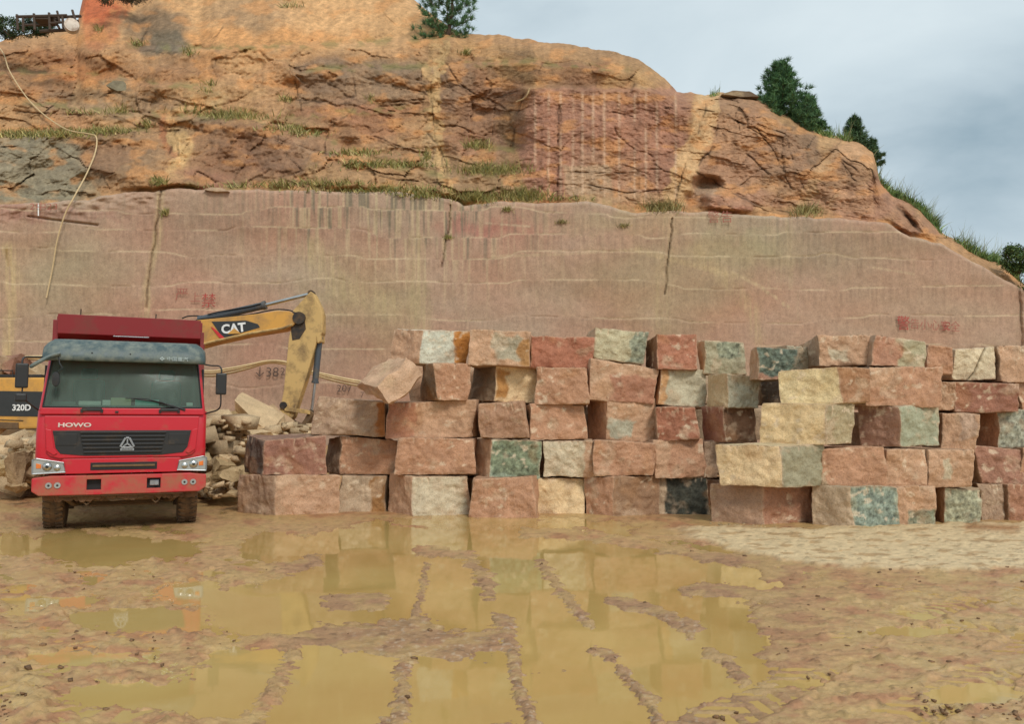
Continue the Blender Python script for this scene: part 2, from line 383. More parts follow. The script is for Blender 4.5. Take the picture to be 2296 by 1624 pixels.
def skyl(px): return np.interp(px, SKY[:, 0], SKY[:, 1]) + 5 * fbm(px / 38., 3.3, 0, 3, 5) * sst(2500, 2300, px)
def bench(px): return np.maximum(np.interp(px, BEN[:, 0], BEN[:, 1]) + 5 * fbm(px / 60., 1.7, 0, 4, 9), skyl(px) + 2)
LEDGES = [([(-300, 300), (0, 303), (190, 300), (330, 292)], .9), ([(430, 262), (560, 268), (700, 300), (860, 372), (1010, 398)], .8), ([(60, 232), (330, 258), (420, 262)], .7),
          ([(1030, 330), (1160, 340)], .5), ([(1030, 395), (1170, 392)], .6), ([(-200, 165), (150, 160), (330, 190), (460, 200)], .9), ([(640, 262), (760, 255), (960, 245)], .35),
          ([(660, 158), (960, 150), (1180, 140), (1400, 160)], .55), ([(300, 108), (560, 110), (800, 98), (1030, 85)], 1.1), ([(1180, 195), (1530, 205)], .5), ([(700, 340), (930, 352), (1000, 370)], .5)]
CRACKS = [([(665, 150), (735, 148), (790, 160), (800, 215), (730, 228), (662, 222)], 1.8), ([(830, 150), (945, 152), (948, 228), (850, 238)], 1.8), ([(100, 250), (150, 215), (260, 208), (340, 228), (420, 236)], 1.8), ([(190, 300), (330, 296), (400, 292)], 2.), ([(450, 270), (530, 262), (610, 282), (640, 340), (690, 400)], 1.8),
          ([(1000, 140), (1030, 190), (1090, 225), (1180, 200)], 1.8), ([(1110, 240), (1105, 330)], 1.6), ([(1620, 300), (1680, 350), (1760, 420)], 1.6), ([(1650, 250), (1665, 330)], 1.4), ([(1780, 270), (1830, 300), (1800, 350)], 1.6), ([(1700, 60 + 220), (1760, 300), (1800, 420), (1815, 470)], 1.4),
          ([(330, 60), (310, 110), (380, 120), (470, 95), (500, 60)], 1.6), ([(0, 330), (90, 322), (110, 308)], 2.), ([(840, 305), (900, 330), (960, 335)], 1.6), ([(780, 380), (900, 405), (1000, 410)], 1.6), ([(1290, 385), (1400, 388)], 1.4), ([(1370, 250), (1420, 262)], 1.4), ([(1420, 380), (1500, 378)], 1.4), ([(385, 245), (390, 300), (375, 365)], 2.6), ([(960, 300), (985, 330), (1003, 375), (1003, 420), (1010, 446)], 2.6), ([(965, 110), (965, 200), (975, 300), (1000, 400)], 1.6),
          ([(1255, 400), (1400, 432), (1500, 425)], 1.8), ([(1255, 215), (1250, 445)], 2.2), ([(1590, 215), (1565, 300), (1540, 360), (1520, 420), (1508, 490), (1500, 560)], 2.4),
          ([(1540, 395), (1600, 330), (1610, 280)], 2.2), ([(1560, 385), (1620, 420), (1700, 462), (1790, 482)], 2.8), ([(1840, 290), (1850, 330), (1890, 360), (1940, 395)], 2.6),
          ([(1600, 230), (1640, 265), (1700, 290)], 1.8), ([(1880, 350), (1910, 400), (1960, 430)], 1.8), ([(1700, 290), (1740, 350), (1775, 430)], 1.6), ([(2005, 455), (2035, 490), (2065, 520)], 4.5),
          ([(1180, 200), (1160, 260), (1150, 330)], 3.), ([(660, 170), (680, 260)], 1.8), ([(620, 400), (690, 380)], 1.4), ([(330, 260), (345, 275), (300, 300)], 1.4), ([(1010, 460), (1008, 500), (1000, 540), (990, 600)], 1.6),
          ([(0, 250), (120, 255), (260, 262), (330, 290)], 2.0), ([(680, 228), (800, 232), (950, 222)], 2.0), ([(560, 300), (700, 335), (860, 378)], 2.0), ([(1490, 240), (1620, 250), (1720, 310)], 1.6)]
def hill_depth(px, py):
    b = bench(px); s = skyl(px); h = np.clip(b - py, 0, None)
    wx = px + 14 * fbm(px / 70., py / 70., 0, 3, 40); wy = py + 9 * fbm(px / 70., py / 70., 3, 3, 41)
    steep = np.interp(px, [0, 900, 1120, 1200, 1540, 1620, 1800, 2296], [.017, .015, .010, .004, .004, .009, .010, .008])
    Y = 28.45 + px * .0006 + steep * h
    Y = Y + np.clip(110 - py, 0, None) * .020 * sst(1100, 900, px)
    kk = np.clip(1 - (py - s) / 46., 0, 1); Y = Y + 2.2 * kk ** 2.4
    for pts, st in LEDGES:
        xs = [p[0] for p in pts]; ly = np.interp(wx, xs, [p[1] for p in pts])
        msk = sst(xs[0] - 30, xs[0] + 20, px) * sst(xs[-1] + 30, xs[-1] - 20, px)
        Y = Y + msk * st * .75 * (sst(5, -7, wy - ly) - .12 * np.exp(-((wy - ly - 16) / 18.) ** 2))
    rough = np.interp(px, [0, 1100, 1200, 1530, 1600, 2200], [1, .9, .35, .35, .7, .5])
    rough = np.where(py < 110, rough * (.35 + .65 * sst(60, 110, py)), rough)
    edge = sst(0, 14, h)
    Y = Y + edge * rough * (1.0 * fbm(px / 190., py / 120., 0, 3, 1) + .15 * fbm(px / 52., py / 30., 0, 3, 2))
    # angular facets
    cx_, cy_ = (wx + .35 * wy) / 105., (wy - .22 * wx) / 66.
    F1, F2, I = worley(cx_, cy_, 3); Y = Y + edge * rough * ((I - .5) * .30 + .03 * (1 - sst(0, .07, F2 - F1)))
    g1 = np.sin(I * 40) * .5; Y = Y + edge * rough * (g1 * (cx_ - np.floor(cx_) - .5) * .22 + np.cos(I * 60) * (cy_ - np.floor(cy_) - .5) * .16)
    F1, F2, I = worley((wx - .3 * wy) / 34., (wy + .2 * wx) / 20., 8); Y = Y + edge * rough * ((I - .5) * .10 + .025 * (1 - sst(0, .12, F2 - F1)))
    Y = Y + edge * .05 * fbm(px / 9., py / 7., 0, 3, 12) * (.5 + rough)
    # drill-marked pink face
    m = sst(1175, 1195, px) * sst(1545, 1525, px) * sst(195, 212, py) * sst(452, 430, py)
    gx = (px + 3 * fbm(py / 60., px / 200., 0, 2, 20)) / 43.5
    Y = Y + m * (.10 * np.abs(np.sin(gx * math.pi)) ** .5 + .04 * fbm(px / 16., py / 12., 0, 3, 22))
    for pts, wd in CRACKS:
        dd = pdist(wx * .4 + px * .6, wy * .4 + py * .6, pts); Y = Y + .10 * np.exp(-(dd / (wd * .7)) ** 2) * sst(0, 5, h) * sst(-.3, .05, pn(px / 30., py / 30., 0, 188))
    # overhang hollow under the diagonal seam
    Y = Y + 1.3 * np.exp(-(((px - 1585) / 34.) ** 2 + ((py - 415) / 20.) ** 2) ** 2) + .8 * np.exp(-(((px - 1560) / 26.) ** 2 + ((py - 450) / 22.) ** 2) ** 2)
    Y = Y + .7 * np.exp(-(pdist(px, py, [(2015, 465), (2050, 505)]) / 8.) ** 2)
    return Y
SAW = [473, 522, 571, 634, 708, 772, 860]
def sawy(px, j): return SAW[j] + 14 * (px / 2296. - .3) + 4 * fbm(px / 260., j * 7.7, 0, 2, 30) + 6 * np.tanh(9 * np.sin(px / (190. + 23 * j) + j * 2.3)) - 4 * np.tanh(12 * np.sin(px / (87. + 11 * j) + j))
def wall_depth(px, py):
    Y = 28.0 + px * .0006 + .12 * fbm(px / 400., py / 200., 0, 3, 50) + .025 * fbm(px / 24., py / 60., 0, 3, 51)
    for j in range(len(SAW)):
        Y = Y - .010 * sst(-1.5, 1.5, py - sawy(px, j)) * sst(-.3, .1, pn(px / 120., j * 9.1, 0, 33))
        Y = Y + .03 * np.exp(-((py - sawy(px, j)) / 1.3) ** 2) * sst(.15, .35, pn(px / 60., j * 3.1, 0, 31))
    b = bench(px); t = np.clip(1 - (py - b) / 7., 0, 1); Y = Y + .10 * t ** 2
    for pts, wd in (([(1010, 460), (1008, 500), (1000, 540), (990, 600)], 1.6), ([(362, 425), (350, 520), (335, 610), (328, 690)], 2.), ([(1508, 490), (1500, 560), (1490, 660)], 1.6), ([(2285, 640), (2290, 800)], 4.), ([(60, 485), (110, 492), (220, 505)], 2.)):
        Y = Y + .14 * np.exp(-(pdist(px + 3.5 * fbm(py / 33., px / 200., 0, 4, 77), py, pts) / wd) ** 2)
    m = sst(0, 3, 0.0 * px + 1) ; Y = Y + .12 * fbm(px / 30., py / 16., 0, 4, 53) * sst(60, 10, py - b) * sst(420, 330, px)
    return Y
BL = [  # ellipse blobs of rock colour on the hill: cx, cy, rx, ry, rgb
 (620, 50, 430, 70, (208, 156, 104)), (560, 90, 180, 30, (204, 142, 82)), (230, 20, 50, 40, (196, 98, 50)), (220, 80, 40, 26, (188, 118, 70)), (345, 60, 80, 50, (136, 108, 82)), (370, 95, 60, 24, (116, 100, 82)),
 (560, 25, 100, 40, (178, 136, 96)), (100, 150, 170, 34, (166, 112, 68)), (60, 210, 120, 22, (176, 120, 72)), (210, 168, 90, 14, (194, 122, 62)), (265, 192, 38, 14, (138, 126, 104)), (180, 225, 120, 30, (160, 124, 92)), (300, 240, 110, 26, (158, 124, 94)),
 (420, 170, 160, 34, (172, 120, 76)), (500, 200, 120, 26, (190, 142, 92)), (460, 225, 50, 22, (204, 162, 108)), (580, 160, 90, 40, (200, 148, 98)), (100, 370, 150, 62, (128, 116, 98)), (60, 420, 110, 40, (126, 118, 100)), (270, 350, 90, 60, (138, 106, 78)),
 (402, 320, 22, 76, (206, 162, 104)), (372, 300, 14, 50, (176, 108, 66)), (450, 280, 50, 24, (142, 112, 84)), (560, 350, 110, 60, (146, 100, 68)), (620, 385, 90, 42, (124, 88, 66)), (470, 405, 60, 20, (156, 100, 80)), (700, 330, 90, 34, (160, 118, 88)),
 (730, 175, 60, 40, (134, 104, 82)), (890, 185, 66, 42, (146, 116, 88)), (800, 250, 150, 24, (160, 106, 72)), (840, 300, 120, 34, (158, 108, 72)), (900, 340, 80, 30, (164, 122, 84)), (760, 400, 200, 26, (174, 130, 86)), (975, 190, 15, 110, (206, 160, 104)), (968, 330, 30, 50, (184, 148, 104)),
 (1030, 170, 40, 60, (132, 108, 86)), (1110, 180, 60, 40, (156, 104, 62)), (1250, 160, 130, 44, (146, 108, 64)), (1330, 150, 120, 40, (156, 104, 64)), (1100, 240, 90, 50, (152, 106, 82)), (1090, 300, 70, 70, (164, 116, 88)), (1150, 290, 40, 60, (138, 100, 58)),
 (1100, 120, 130, 26, (190, 138, 84)), (1300, 120, 200, 22, (160, 118, 76)), (1430, 170, 80, 40, (176, 132, 84)), (1060, 400, 90, 50, (166, 128, 90)), (1560, 222, 110, 14, (196, 148, 96)),
 (1230, 330, 60, 130, (172, 112, 90)), (1300, 310, 70, 120, (160, 106, 84)), (1400, 330, 80, 120, (170, 110, 88)), (1480, 320, 60, 120, (156, 100, 80)), (1340, 390, 60, 60, (176, 138, 106)), (1420, 410, 26, 40, (182, 148, 114)),
 (1640, 250, 50, 40, (146, 112, 82)), (1680, 300, 100, 60, (170, 122, 90)), (1780, 330, 50, 80, (140, 108, 84)), (1760, 270, 60, 26, (178, 134, 86)), (1650, 380, 90, 50, (172, 122, 94)), (1600, 432, 40, 20, (206, 184, 160)), (1660, 450, 90, 22, (168, 112, 92)),
 (1915, 350, 42, 36, (196, 146, 106)), (1850, 310, 40, 24, (190, 146, 98)), (1950, 450, 90, 50, (168, 118, 94)), (1840, 420, 60, 50, (172, 128, 96)), (2060, 500, 50, 30, (160, 110, 86)), (1880, 390, 60, 30, (166, 118, 84))]
def blobs(c, px, py, lst, wv=1., soft=.35):
    wx = px + wv * 34 * fbm(px / 60., py / 60., 0, 4, 60); wy = py + wv * 20 * fbm(px / 60., py / 60., 5, 4, 61)
    for cx_, cy_, rx, ry, rgb in lst:
        dd = np.sqrt(((wx - cx_) / rx) ** 2 + ((wy - cy_) / ry) ** 2); wgt = sst(1 + soft, 1 - soft, dd)[..., None]
        c = c * (1 - wgt) + C(*rgb) * wgt
    return c
def hill_color(px, py):
    c = np.ones(px.shape + (3,)) * C(178, 130, 86)
    c = blobs(c, px, py, BL)
    wx = px + 14 * fbm(px / 70., py / 70., 0, 3, 40); wy = py + 9 * fbm(px / 70., py / 70., 3, 3, 41)
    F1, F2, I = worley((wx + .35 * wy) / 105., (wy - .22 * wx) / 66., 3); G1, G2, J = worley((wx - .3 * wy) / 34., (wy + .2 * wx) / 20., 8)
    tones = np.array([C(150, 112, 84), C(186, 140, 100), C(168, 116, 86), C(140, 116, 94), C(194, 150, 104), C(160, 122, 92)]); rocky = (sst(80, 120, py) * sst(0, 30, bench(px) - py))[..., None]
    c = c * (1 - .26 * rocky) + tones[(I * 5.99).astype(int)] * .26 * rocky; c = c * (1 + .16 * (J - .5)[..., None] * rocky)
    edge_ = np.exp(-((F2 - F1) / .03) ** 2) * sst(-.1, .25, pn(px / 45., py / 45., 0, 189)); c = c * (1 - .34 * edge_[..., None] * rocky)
    pale_edge = np.exp(-((F2 - F1 - .07) / .03) ** 2) * sst(-.1, .25, pn(px / 45., py / 45., 0, 190)); c = c * (1 + .16 * pale_edge[..., None] * rocky)  # thin pale edges beside the cell borders
    rf = np.abs(fbm(wx / 46., wy / 17., 0, 4, 191)); c = c * (1 - .38 * (np.exp(-(rf / .016) ** 2) * sst(-.05, .3, pn(px / 70., py / 40., 0, 192)))[..., None] * (.3 + .7 * rocky))
    # rain gullies slanting down the sandy top slope
    sl = (sst(130, 80, py) * sst(200, 330, px) * sst(1180, 1000, px))[..., None]; gu = fbm((px + 1.3 * py) / 16., (px - 1.3 * py) / 90., 0, 4, 193)[..., None]; c = c * (1 + .20 * gu * sl)
    def polyw(pts_l, pts_r, y0, y1):
        xl = np.interp(py, [p[1] for p in pts_l], [p[0] for p in pts_l]); xr = np.interp(py, [p[1] for p in pts_r], [p[0] for p in pts_r]); ww = 5 * fbm(px / 22., py / 22., 0, 3, 194)
        return (sst(-4, 4, px + ww - xl) * sst(4, -4, px + ww - xr) * sst(-4, 3, py + ww - y0) * sst(4, -3, py + ww - y1))[..., None]
    for wgt, rgb, a in ((polyw([(1192, 195), (1160, 330), (1180, 440)], [(1556, 200), (1535, 330), (1490, 440)], 198, 440), (168, 116, 94), .62), (polyw([(1600, 215), (1595, 300), (1530, 420)], [(1700, 215), (1800, 330), (1850, 470)], 218, 462), (168, 124, 96), .5),
                        (polyw([(1262, 360), (1268, 440)], [(1370, 360), (1376, 440)], 372, 436), (184, 156, 124), .5), (polyw([(0, 300), (-20, 440)], [(150, 300), (225, 440)], 306, 446), (152, 138, 114), .5),
                        (polyw([(680, 140), (662, 240)], [(945, 140), (940, 240)], 138, 236), (148, 116, 92), .55), (polyw([(440, 270), (420, 420)], [(640, 270), (700, 420)], 276, 418), (144, 102, 76), .5), (polyw([(985, 140), (990, 300)], [(1100, 140), (1180, 260)], 128, 300), (146, 108, 82), .45)):
        wgt = wgt * a; c = c * (1 - wgt) + C(*rgb) * wgt
    # pale clay seams
    for pts, wd, rgb in (([(1588, 215), (1576, 290), (1540, 370), (1512, 440)], 27, (206, 162, 114)), ([(1000, 100), (970, 200), (985, 330), (1005, 440)], 12, (198, 156, 104)), ([(1480, 445), (1400, 440), (1300, 450)], 12, (184, 140, 104)), ([(1800, 480), (1815, 420), (1850, 370)], 14, (190, 146, 104))):
        wgt = .85 * sst(1.12, .85, pdist(px + 14 * fbm(px / 30., py / 30., 0, 3, 70), py, pts) / wd)[..., None]; c = c * (1 - wgt) + C(*rgb) * wgt
    # runoff staining, iron and lichen
    st = fbm(px / 14., py / 120., 0, 3, 80); c = c * (1 + .16 * st[..., None])
    g = sst(.12, .45, fbm(px / 90., py / 60., 0, 4, 81))[..., None] * .3; c = c * (1 - g) + c * g * np.array([.72, .74, .76])
    o = sst(.1, .5, fbm(px / 70., py / 34., 9, 4, 82))[..., None] * .55; c = c * (1 - o) + C(206, 138, 74) * o
    c = c * (1 + .16 * fbm(px / 18., py / 12., 0, 4, 83))[..., None]
    m = sst(1180, 1200, px) * sst(1545, 1530, px) * sst(200, 215, py) * sst(452, 436, py)
    gx = (px + 3 * fbm(py / 60., px / 200., 0, 2, 20)) / 43.5; ln_ = 0
    for x_ in (1200, 1230, 1257, 1285, 1306, 1330, 1355, 1388, 1423, 1448, 1473, 1515): ln_ = ln_ + np.exp(-((px + 1.5 * fbm(py / 40., x_, 0, 2, 195) - x_) / 2.6) ** 2)
    ln_ = np.clip(ln_, 0, 1) * m * sst(-.45, .1, pn(px / 30., py / 60., 0, 85)); c = c * (1 - .55 * ln_[..., None]) + C(216, 178, 150) * .55 * ln_[..., None]
    for pts, wd in CRACKS:
        dd = pdist(px + 4 * fbm(px / 20., py / 20., 0, 2, 86), py + 3 * fbm(px / 20., py / 20., 4, 2, 87), pts); c = c * (1 - .62 * np.exp(-(dd / (wd * .7)) ** 2) * sst(-.35, .0, pn(px / 30., py / 30., 0, 188)))[..., None]
    # moss and dry grass on shelves
    for pts, st_ in LEDGES[:9]:
        xs = [p[0] for p in pts]; ly = np.interp(px, xs, [p[1] for p in pts]); msk = sst(xs[0] - 30, xs[0] + 20, px) * sst(xs[-1] + 30, xs[-1] - 20, px)
        g = msk * np.exp(-((py - ly + 3) / 9.) ** 2) * sst(-.1, .3, fbm(px / 40., py / 20., 0, 3, 88)); c = c * (1 - .6 * g[..., None]) + C(124, 116, 60) * .6 * g[..., None]
    b = bench(px); g = np.exp(-((b - py - 6) / 12.) ** 2) * sst(-.2, .3, fbm(px / 50., 0, 0, 3, 89)) * sst(360, 400, px) * sst(1560, 1300, px); c = c * (1 - .6 * g[..., None]) + C(130, 118, 64) * .6 * g[..., None]
    return np.clip(c * 1.16 * np.array([1.0, .985, .98]), .01, .9)
def wall_color(px, py):
    b = bench(px); c = np.ones(px.shape + (3,)) * C(180, 144, 124)
    lst = [(560, 560, 260, 60, (180, 142, 120)), (120, 620, 170, 90, (174, 142, 116)), (430, 520, 120, 60, (172, 136, 116)), (820, 700, 120, 120, (174, 146, 116)), (1080, 510, 90, 20, (176, 122, 108)), (1180, 620, 180, 60, (178, 142, 120)), (1500, 640, 200, 100, (172, 142, 114)),
           (1900, 560, 180, 60, (172, 142, 120)), (2050, 690, 260, 90, (178, 142, 120)), (1650, 560, 120, 40, (176, 152, 120)), (90, 480, 170, 16, (172, 128, 112)), (1450, 500, 200, 26, (180, 150, 122)), (640, 800, 200, 90, (176, 136, 116))]
    c = blobs(c, px, py, lst, 1.5, .6)
    # pink / grey drift of the granite
    n = fbm(px / 260., py / 160., 0, 3, 90)[..., None]; c = c * (1 + np.array([.03, -.05, -.06]) * n * 2)
    crs = np.zeros(px.shape)
    for j in range(len(SAW)): crs = crs + (py > sawy(px, j))
    crs = crs * 37.3; c = c * (1 + .05 * pn(px / 130. + crs, crs * .37, 0, 196)[..., None]); jn = np.abs(((px / 118. + crs * .61 + .12 * np.sin(py / 20.)) % 1) - .5) * 118; c = c * (1 - .12 * (np.exp(-(jn / 1.3) ** 2) * sst(0, .3, pn(px / 90., crs, 0, 197)))[..., None])
    # dark water streaks hanging from the bench
    fr = fbm(px / 10. + crs, py / 300., 0, 4, 91, .65) + .22 * pn(px / 40. + crs, crs * .3, 0, 198); den = np.interp(px, [0, 300, 420, 620, 700, 1000, 1080, 1300, 1700, 1760, 1830, 2050, 2296], [.12, .16, .14, .5, 1.25, 1.3, .75, .2, .14, .6, .24, .1, .1])
    ln_ = 60 + 150 * np.abs(fbm(px / 22., 0, 0, 2, 92)) + 30 * pn(px / 3., 0, 0, 94); fade = sst(ln_ * 1.4, ln_ * .5, py - b)
    wgt = (sst(-.02, .32, fr) * den * fade * .8)[..., None]; wgt = np.clip(wgt, 0, .8); c = c * (1 - wgt) + C(126, 116, 98) * wgt
    fr = fbm(px / 8. + crs, py / 400., 4, 3, 93); wgt = (sst(.12, .45, fr) * den * sst(ln_ * 2.6, ln_ * .8, py - b) * .6)[..., None]; wgt = np.clip(wgt, 0, .75); c = c * (1 - wgt) + C(198, 172, 138) * wgt
    # broad clay washes; the last strip darkens the right-hand corner
    for pts, wd, rgb, a in (([(18, 560), (30, 620), (18, 800)], 18, (204, 176, 128), .7), ([(18, 560), (20, 592)], 8, (146, 112, 54), .85), ([(360, 425), (352, 540), (334, 620), (325, 720)], 13, (196, 170, 126), .6), ([(700, 560), (760, 640), (880, 690)], 34, (190, 166, 124), .55), ([(930, 540), (940, 700), (950, 760)], 26, (192, 170, 128), .5),
                            ([(1430, 560), (1500, 580), (1580, 600), (1650, 620)], 8, (196, 168, 126), .6), ([(1500, 480), (1490, 640), (1480, 760)], 22, (186, 160, 122), .45), ([(1560, 560), (1620, 620), (1690, 700), (1700, 760)], 18, (190, 164, 122), .45), ([(1640, 610), (1700, 640), (1770, 690)], 4, (204, 178, 140), .6),
                            ([(1960, 600), (2050, 615)], 3, (206, 180, 146), .6), ([(1100, 575), (1260, 570), (1420, 560)], 4, (200, 172, 138), .6), ([(1090, 500), (1190, 508)], 2.5, (206, 182, 152), .7), ([(2282, 640), (2284, 800)], 4, (110, 92, 72), .5)):
        wgt = sst(1.3, .3, pdist(px + 6 * fbm(px / 24., py / 50., 0, 3, 95), py, pts) / wd) * (.6 + .8 * fbm(px / 6., py / 120., 0, 2, 96)); wgt = np.clip(wgt * a, 0, .9)[..., None]; c = c * (1 - wgt) + C(*rgb) * wgt
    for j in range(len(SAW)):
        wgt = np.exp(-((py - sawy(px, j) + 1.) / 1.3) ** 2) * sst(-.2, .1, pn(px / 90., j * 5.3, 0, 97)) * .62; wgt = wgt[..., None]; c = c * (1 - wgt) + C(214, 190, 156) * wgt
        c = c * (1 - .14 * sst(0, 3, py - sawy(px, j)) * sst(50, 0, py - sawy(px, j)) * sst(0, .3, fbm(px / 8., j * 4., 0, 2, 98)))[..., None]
    c = c * (1 + .07 * fbm(px / 10., py / 8., 0, 3, 99))[..., None]
    for pts, wd in (([(1010, 460), (1008, 500), (1000, 540), (990, 600)], 1.6), ([(362, 425), (350, 520), (335, 610), (328, 690)], 1.6), ([(1508, 490), (1500, 560), (1490, 660)], 1.5)):
        c = c * (1 - .5 * np.exp(-(pdist(px + 3.5 * fbm(py / 33., px / 200., 0, 4, 77), py, pts) / wd) ** 2))[..., None]
    return np.clip(c * np.array([1.05, 1.03, 1.02]), .01, .9)
cols = np.concatenate([np.arange(-700, -70, 40.), np.arange(-70, 2366, 2.7), np.arange(2380, 2901, 40.)])
def build_hill():
    nr = 250; t = np.linspace(0, 1, nr)[:, None]; px = np.broadcast_to(cols, (nr, len(cols)))
    b = bench(cols); s = skyl(cols); py = b + (s - b) * t
    Y = hill_depth(px, py); P = W(px, py, Y); c = hill_color(px, py)
    top = P[-1]; extra = []
    for dy, dz in ((1.2, -.25), (3.5, -.9), (8, -2.2), (18, -4.5), (40, -9)):
        q = top + np.array([0, dy, dz]); q[:, 2] += .3 * fbm(q[:, 0] / 2., q[:, 1] / 2., 0, 3, 111); extra.append(q)
    P = np.concatenate([P, np.array(extra)]); c = np.concatenate([c, np.broadcast_to(C(168, 126, 84), (5, len(cols), 3))])
    front = W(cols, b, wall_depth(cols, b))[None]      # the shelf behind the top of the sawn wall
    P = np.concatenate([front, P]); c = np.concatenate([np.broadcast_to(C(150, 118, 80), (1, len(cols), 3)), c])
    n, m = P.shape[:2]
    o = mesh('hill', P.reshape(-1, 3), gridfaces(n, m), 'hill_rock', smooth=True, col=c.reshape(-1, 3)); tag(o, 'weathered orange and brown rock hill above the sawn wall', 'hill', kind='structure')
    nr = 320; t = np.linspace(0, 1, nr)[:, None]; px = np.broadcast_to(cols, (nr, len(cols))); py = 1125 + (b - 1125) * t
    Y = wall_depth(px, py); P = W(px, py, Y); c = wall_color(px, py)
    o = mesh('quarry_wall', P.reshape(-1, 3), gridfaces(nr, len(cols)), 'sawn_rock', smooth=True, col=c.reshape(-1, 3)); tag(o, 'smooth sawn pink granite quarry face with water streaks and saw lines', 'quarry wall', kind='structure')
    return o
quarry_wall = build_hill()
def surf(px, py):
    px = np.asarray(px, float); py = np.asarray(py, float)
    return np.where(py < bench(px), hill_depth(px, py), wall_depth(px, py))

# ================================================================ GROUND AND WATER
WAT = [(1090, 1195, 330, 38), (1330, 1255, 330, 46), (1560, 1290, 150, 36), (1150, 1300, 240, 60), (1480, 1400, 230, 110), (1250, 1400, 200, 120), (1500, 1530, 240, 90), (1350, 1580, 260, 80), (1080, 1350, 150, 70), (1020, 1550, 210, 90), (720, 1560, 180, 80), (460, 1570, 120, 44),
       (760, 1335, 230, 66), (1580, 1430, 150, 60), (480, 1330, 130, 30), (1120, 1240, 420, 30), (560, 1540, 160, 50), (180, 1480, 140, 16), (120, 1350, 120, 14), (560, 1385, 130, 40), (260, 1225, 190, 44), (30, 1225, 70, 26), (620, 1230, 90, 34), (800, 1240, 170, 50), (950, 1250, 160, 56), (560, 1480, 110, 26), (700, 1465, 60, 20), (1690, 1310, 60, 14), (2050, 1418, 105, 14), (2190, 1560, 110, 26), (1800, 1530, 60, 12), (270, 1560, 130, 30), (1000, 1470, 70, 12), (640, 1390, 90, 40), (340, 1392, 190, 28), (800, 1500, 120, 34)]
LAND = [([(956, 1268), (946, 1330), (926, 1400), (930, 1425)], 5), ([(925, 1440), (1000, 1452), (1100, 1440)], 22), ([(930, 1425), (905, 1500), (900, 1580), (895, 1630)], 11), ([(1118, 1385), (1140, 1400), (1150, 1470), (1168, 1560), (1200, 1640)], 10),
        ([(660, 1462), (610, 1560), (560, 1630)], 12), ([(470, 1395), (475, 1420), (560, 1442), (640, 1440), (760, 1420)], 9), ([(760, 1425), (900, 1440)], 20), ([(740, 1352), (850, 1350)], 13), ([(1060, 1260), (1085, 1290), (1092, 1330)], 12), ([(1212, 1262), (1260, 1330), (1320, 1400)], 8), ([(1050, 1245), (930, 1235)], 8),
        ([(1370, 1350), (1450, 1362), (1500, 1385), (1560, 1410)], 10), ([(1500, 1390), (1550, 1425)], 8), ([(1330, 1460), (1380, 1478)], 8), ([(1390, 1500), (1430, 1550), (1465, 1590), (1480, 1640)], 7), ([(1440, 1560), (1470, 1568)], 6), ([(1585, 1462), (1625, 1485), (1670, 1530)], 9), ([(1540, 1325), (1620, 1322), (1720, 1340)], 10),
        ([(1180, 1195), (1300, 1200), (1480, 1225), (1650, 1262)], 9), ([(700, 1260), (600, 1290), (500, 1305)], 12), ([(200, 1190), (480, 1210), (560, 1200)], 6), ([(880, 1178), (960, 1184)], 2), ([(300, 1270), (520, 1280)], 10)]
RB = np.array([(1150, 1350), (1190, 1420), (1235, 1520), (1262, 1640), (1290, 1735), (1315, 1745), (1345, 1735), (1370, 1690), (1400, 1690), (1440, 1720), (1475, 1760), (1510, 1740), (1545, 1690), (1575, 1600), (1600, 1540), (1640, 1480)], float)   # y, x of right shore
def ground_field(px, py):
    n = fbm(px / 52., py / 17., 0, 5, 130); wx = px + 30 * fbm(px / 34., py / 11., 0, 4, 131); wy = py + 9 * fbm(px / 34., py / 11., 3, 4, 132)
    f = np.full(px.shape, .21)
    for cx_, cy_, rx, ry in WAT:
        dd = np.sqrt(((wx - cx_) / rx) ** 2 + ((wy - cy_) / ry) ** 2); f = np.minimum(f, np.clip((dd - 1) * 1.4, -1, .30))
    shore = np.interp(py, RB[:, 0], RB[:, 1]); f = np.maximum(f, np.clip((wx - shore) / 60., -1, .21) * sst(1225, 1250, py) + (-1) * sst(1250, 1225, py))
    for cx_, cy_, rx, ry in ((2050, 1418, 105, 12), (2190, 1560, 110, 24), (1800, 1535, 60, 10), (1660, 1310, 60, 9)):
        dd = np.sqrt(((wx - cx_) / rx) ** 2 + ((wy - cy_) / ry) ** 2); f = np.minimum(f, np.clip((dd - 1) * 1.4, -.5, .45))
    for pts, wd in LAND:
        dd = pdist(px + (7 + 1.3 * wd) * fbm(px / 50., py / 5., 0, 4, 133), py + 4 * fbm(px / 13., py / 6., 2, 3, 134), pts) / (wd * (1.1 + .5 * fbm(px / 50., py / 14., 0, 2, 136)).clip(.4, 2)); f = np.maximum(f, np.clip((1.25 - dd) * .5, -2, .35))
    f = f + .24 * n + .07 * fbm(px / 14., py / 5., 0, 3, 135)
    f = f + .3 * sst(1660, 1800, py) + .12 * sst(1195, 1175, py) * sst(1480, 1600, px)
    return f
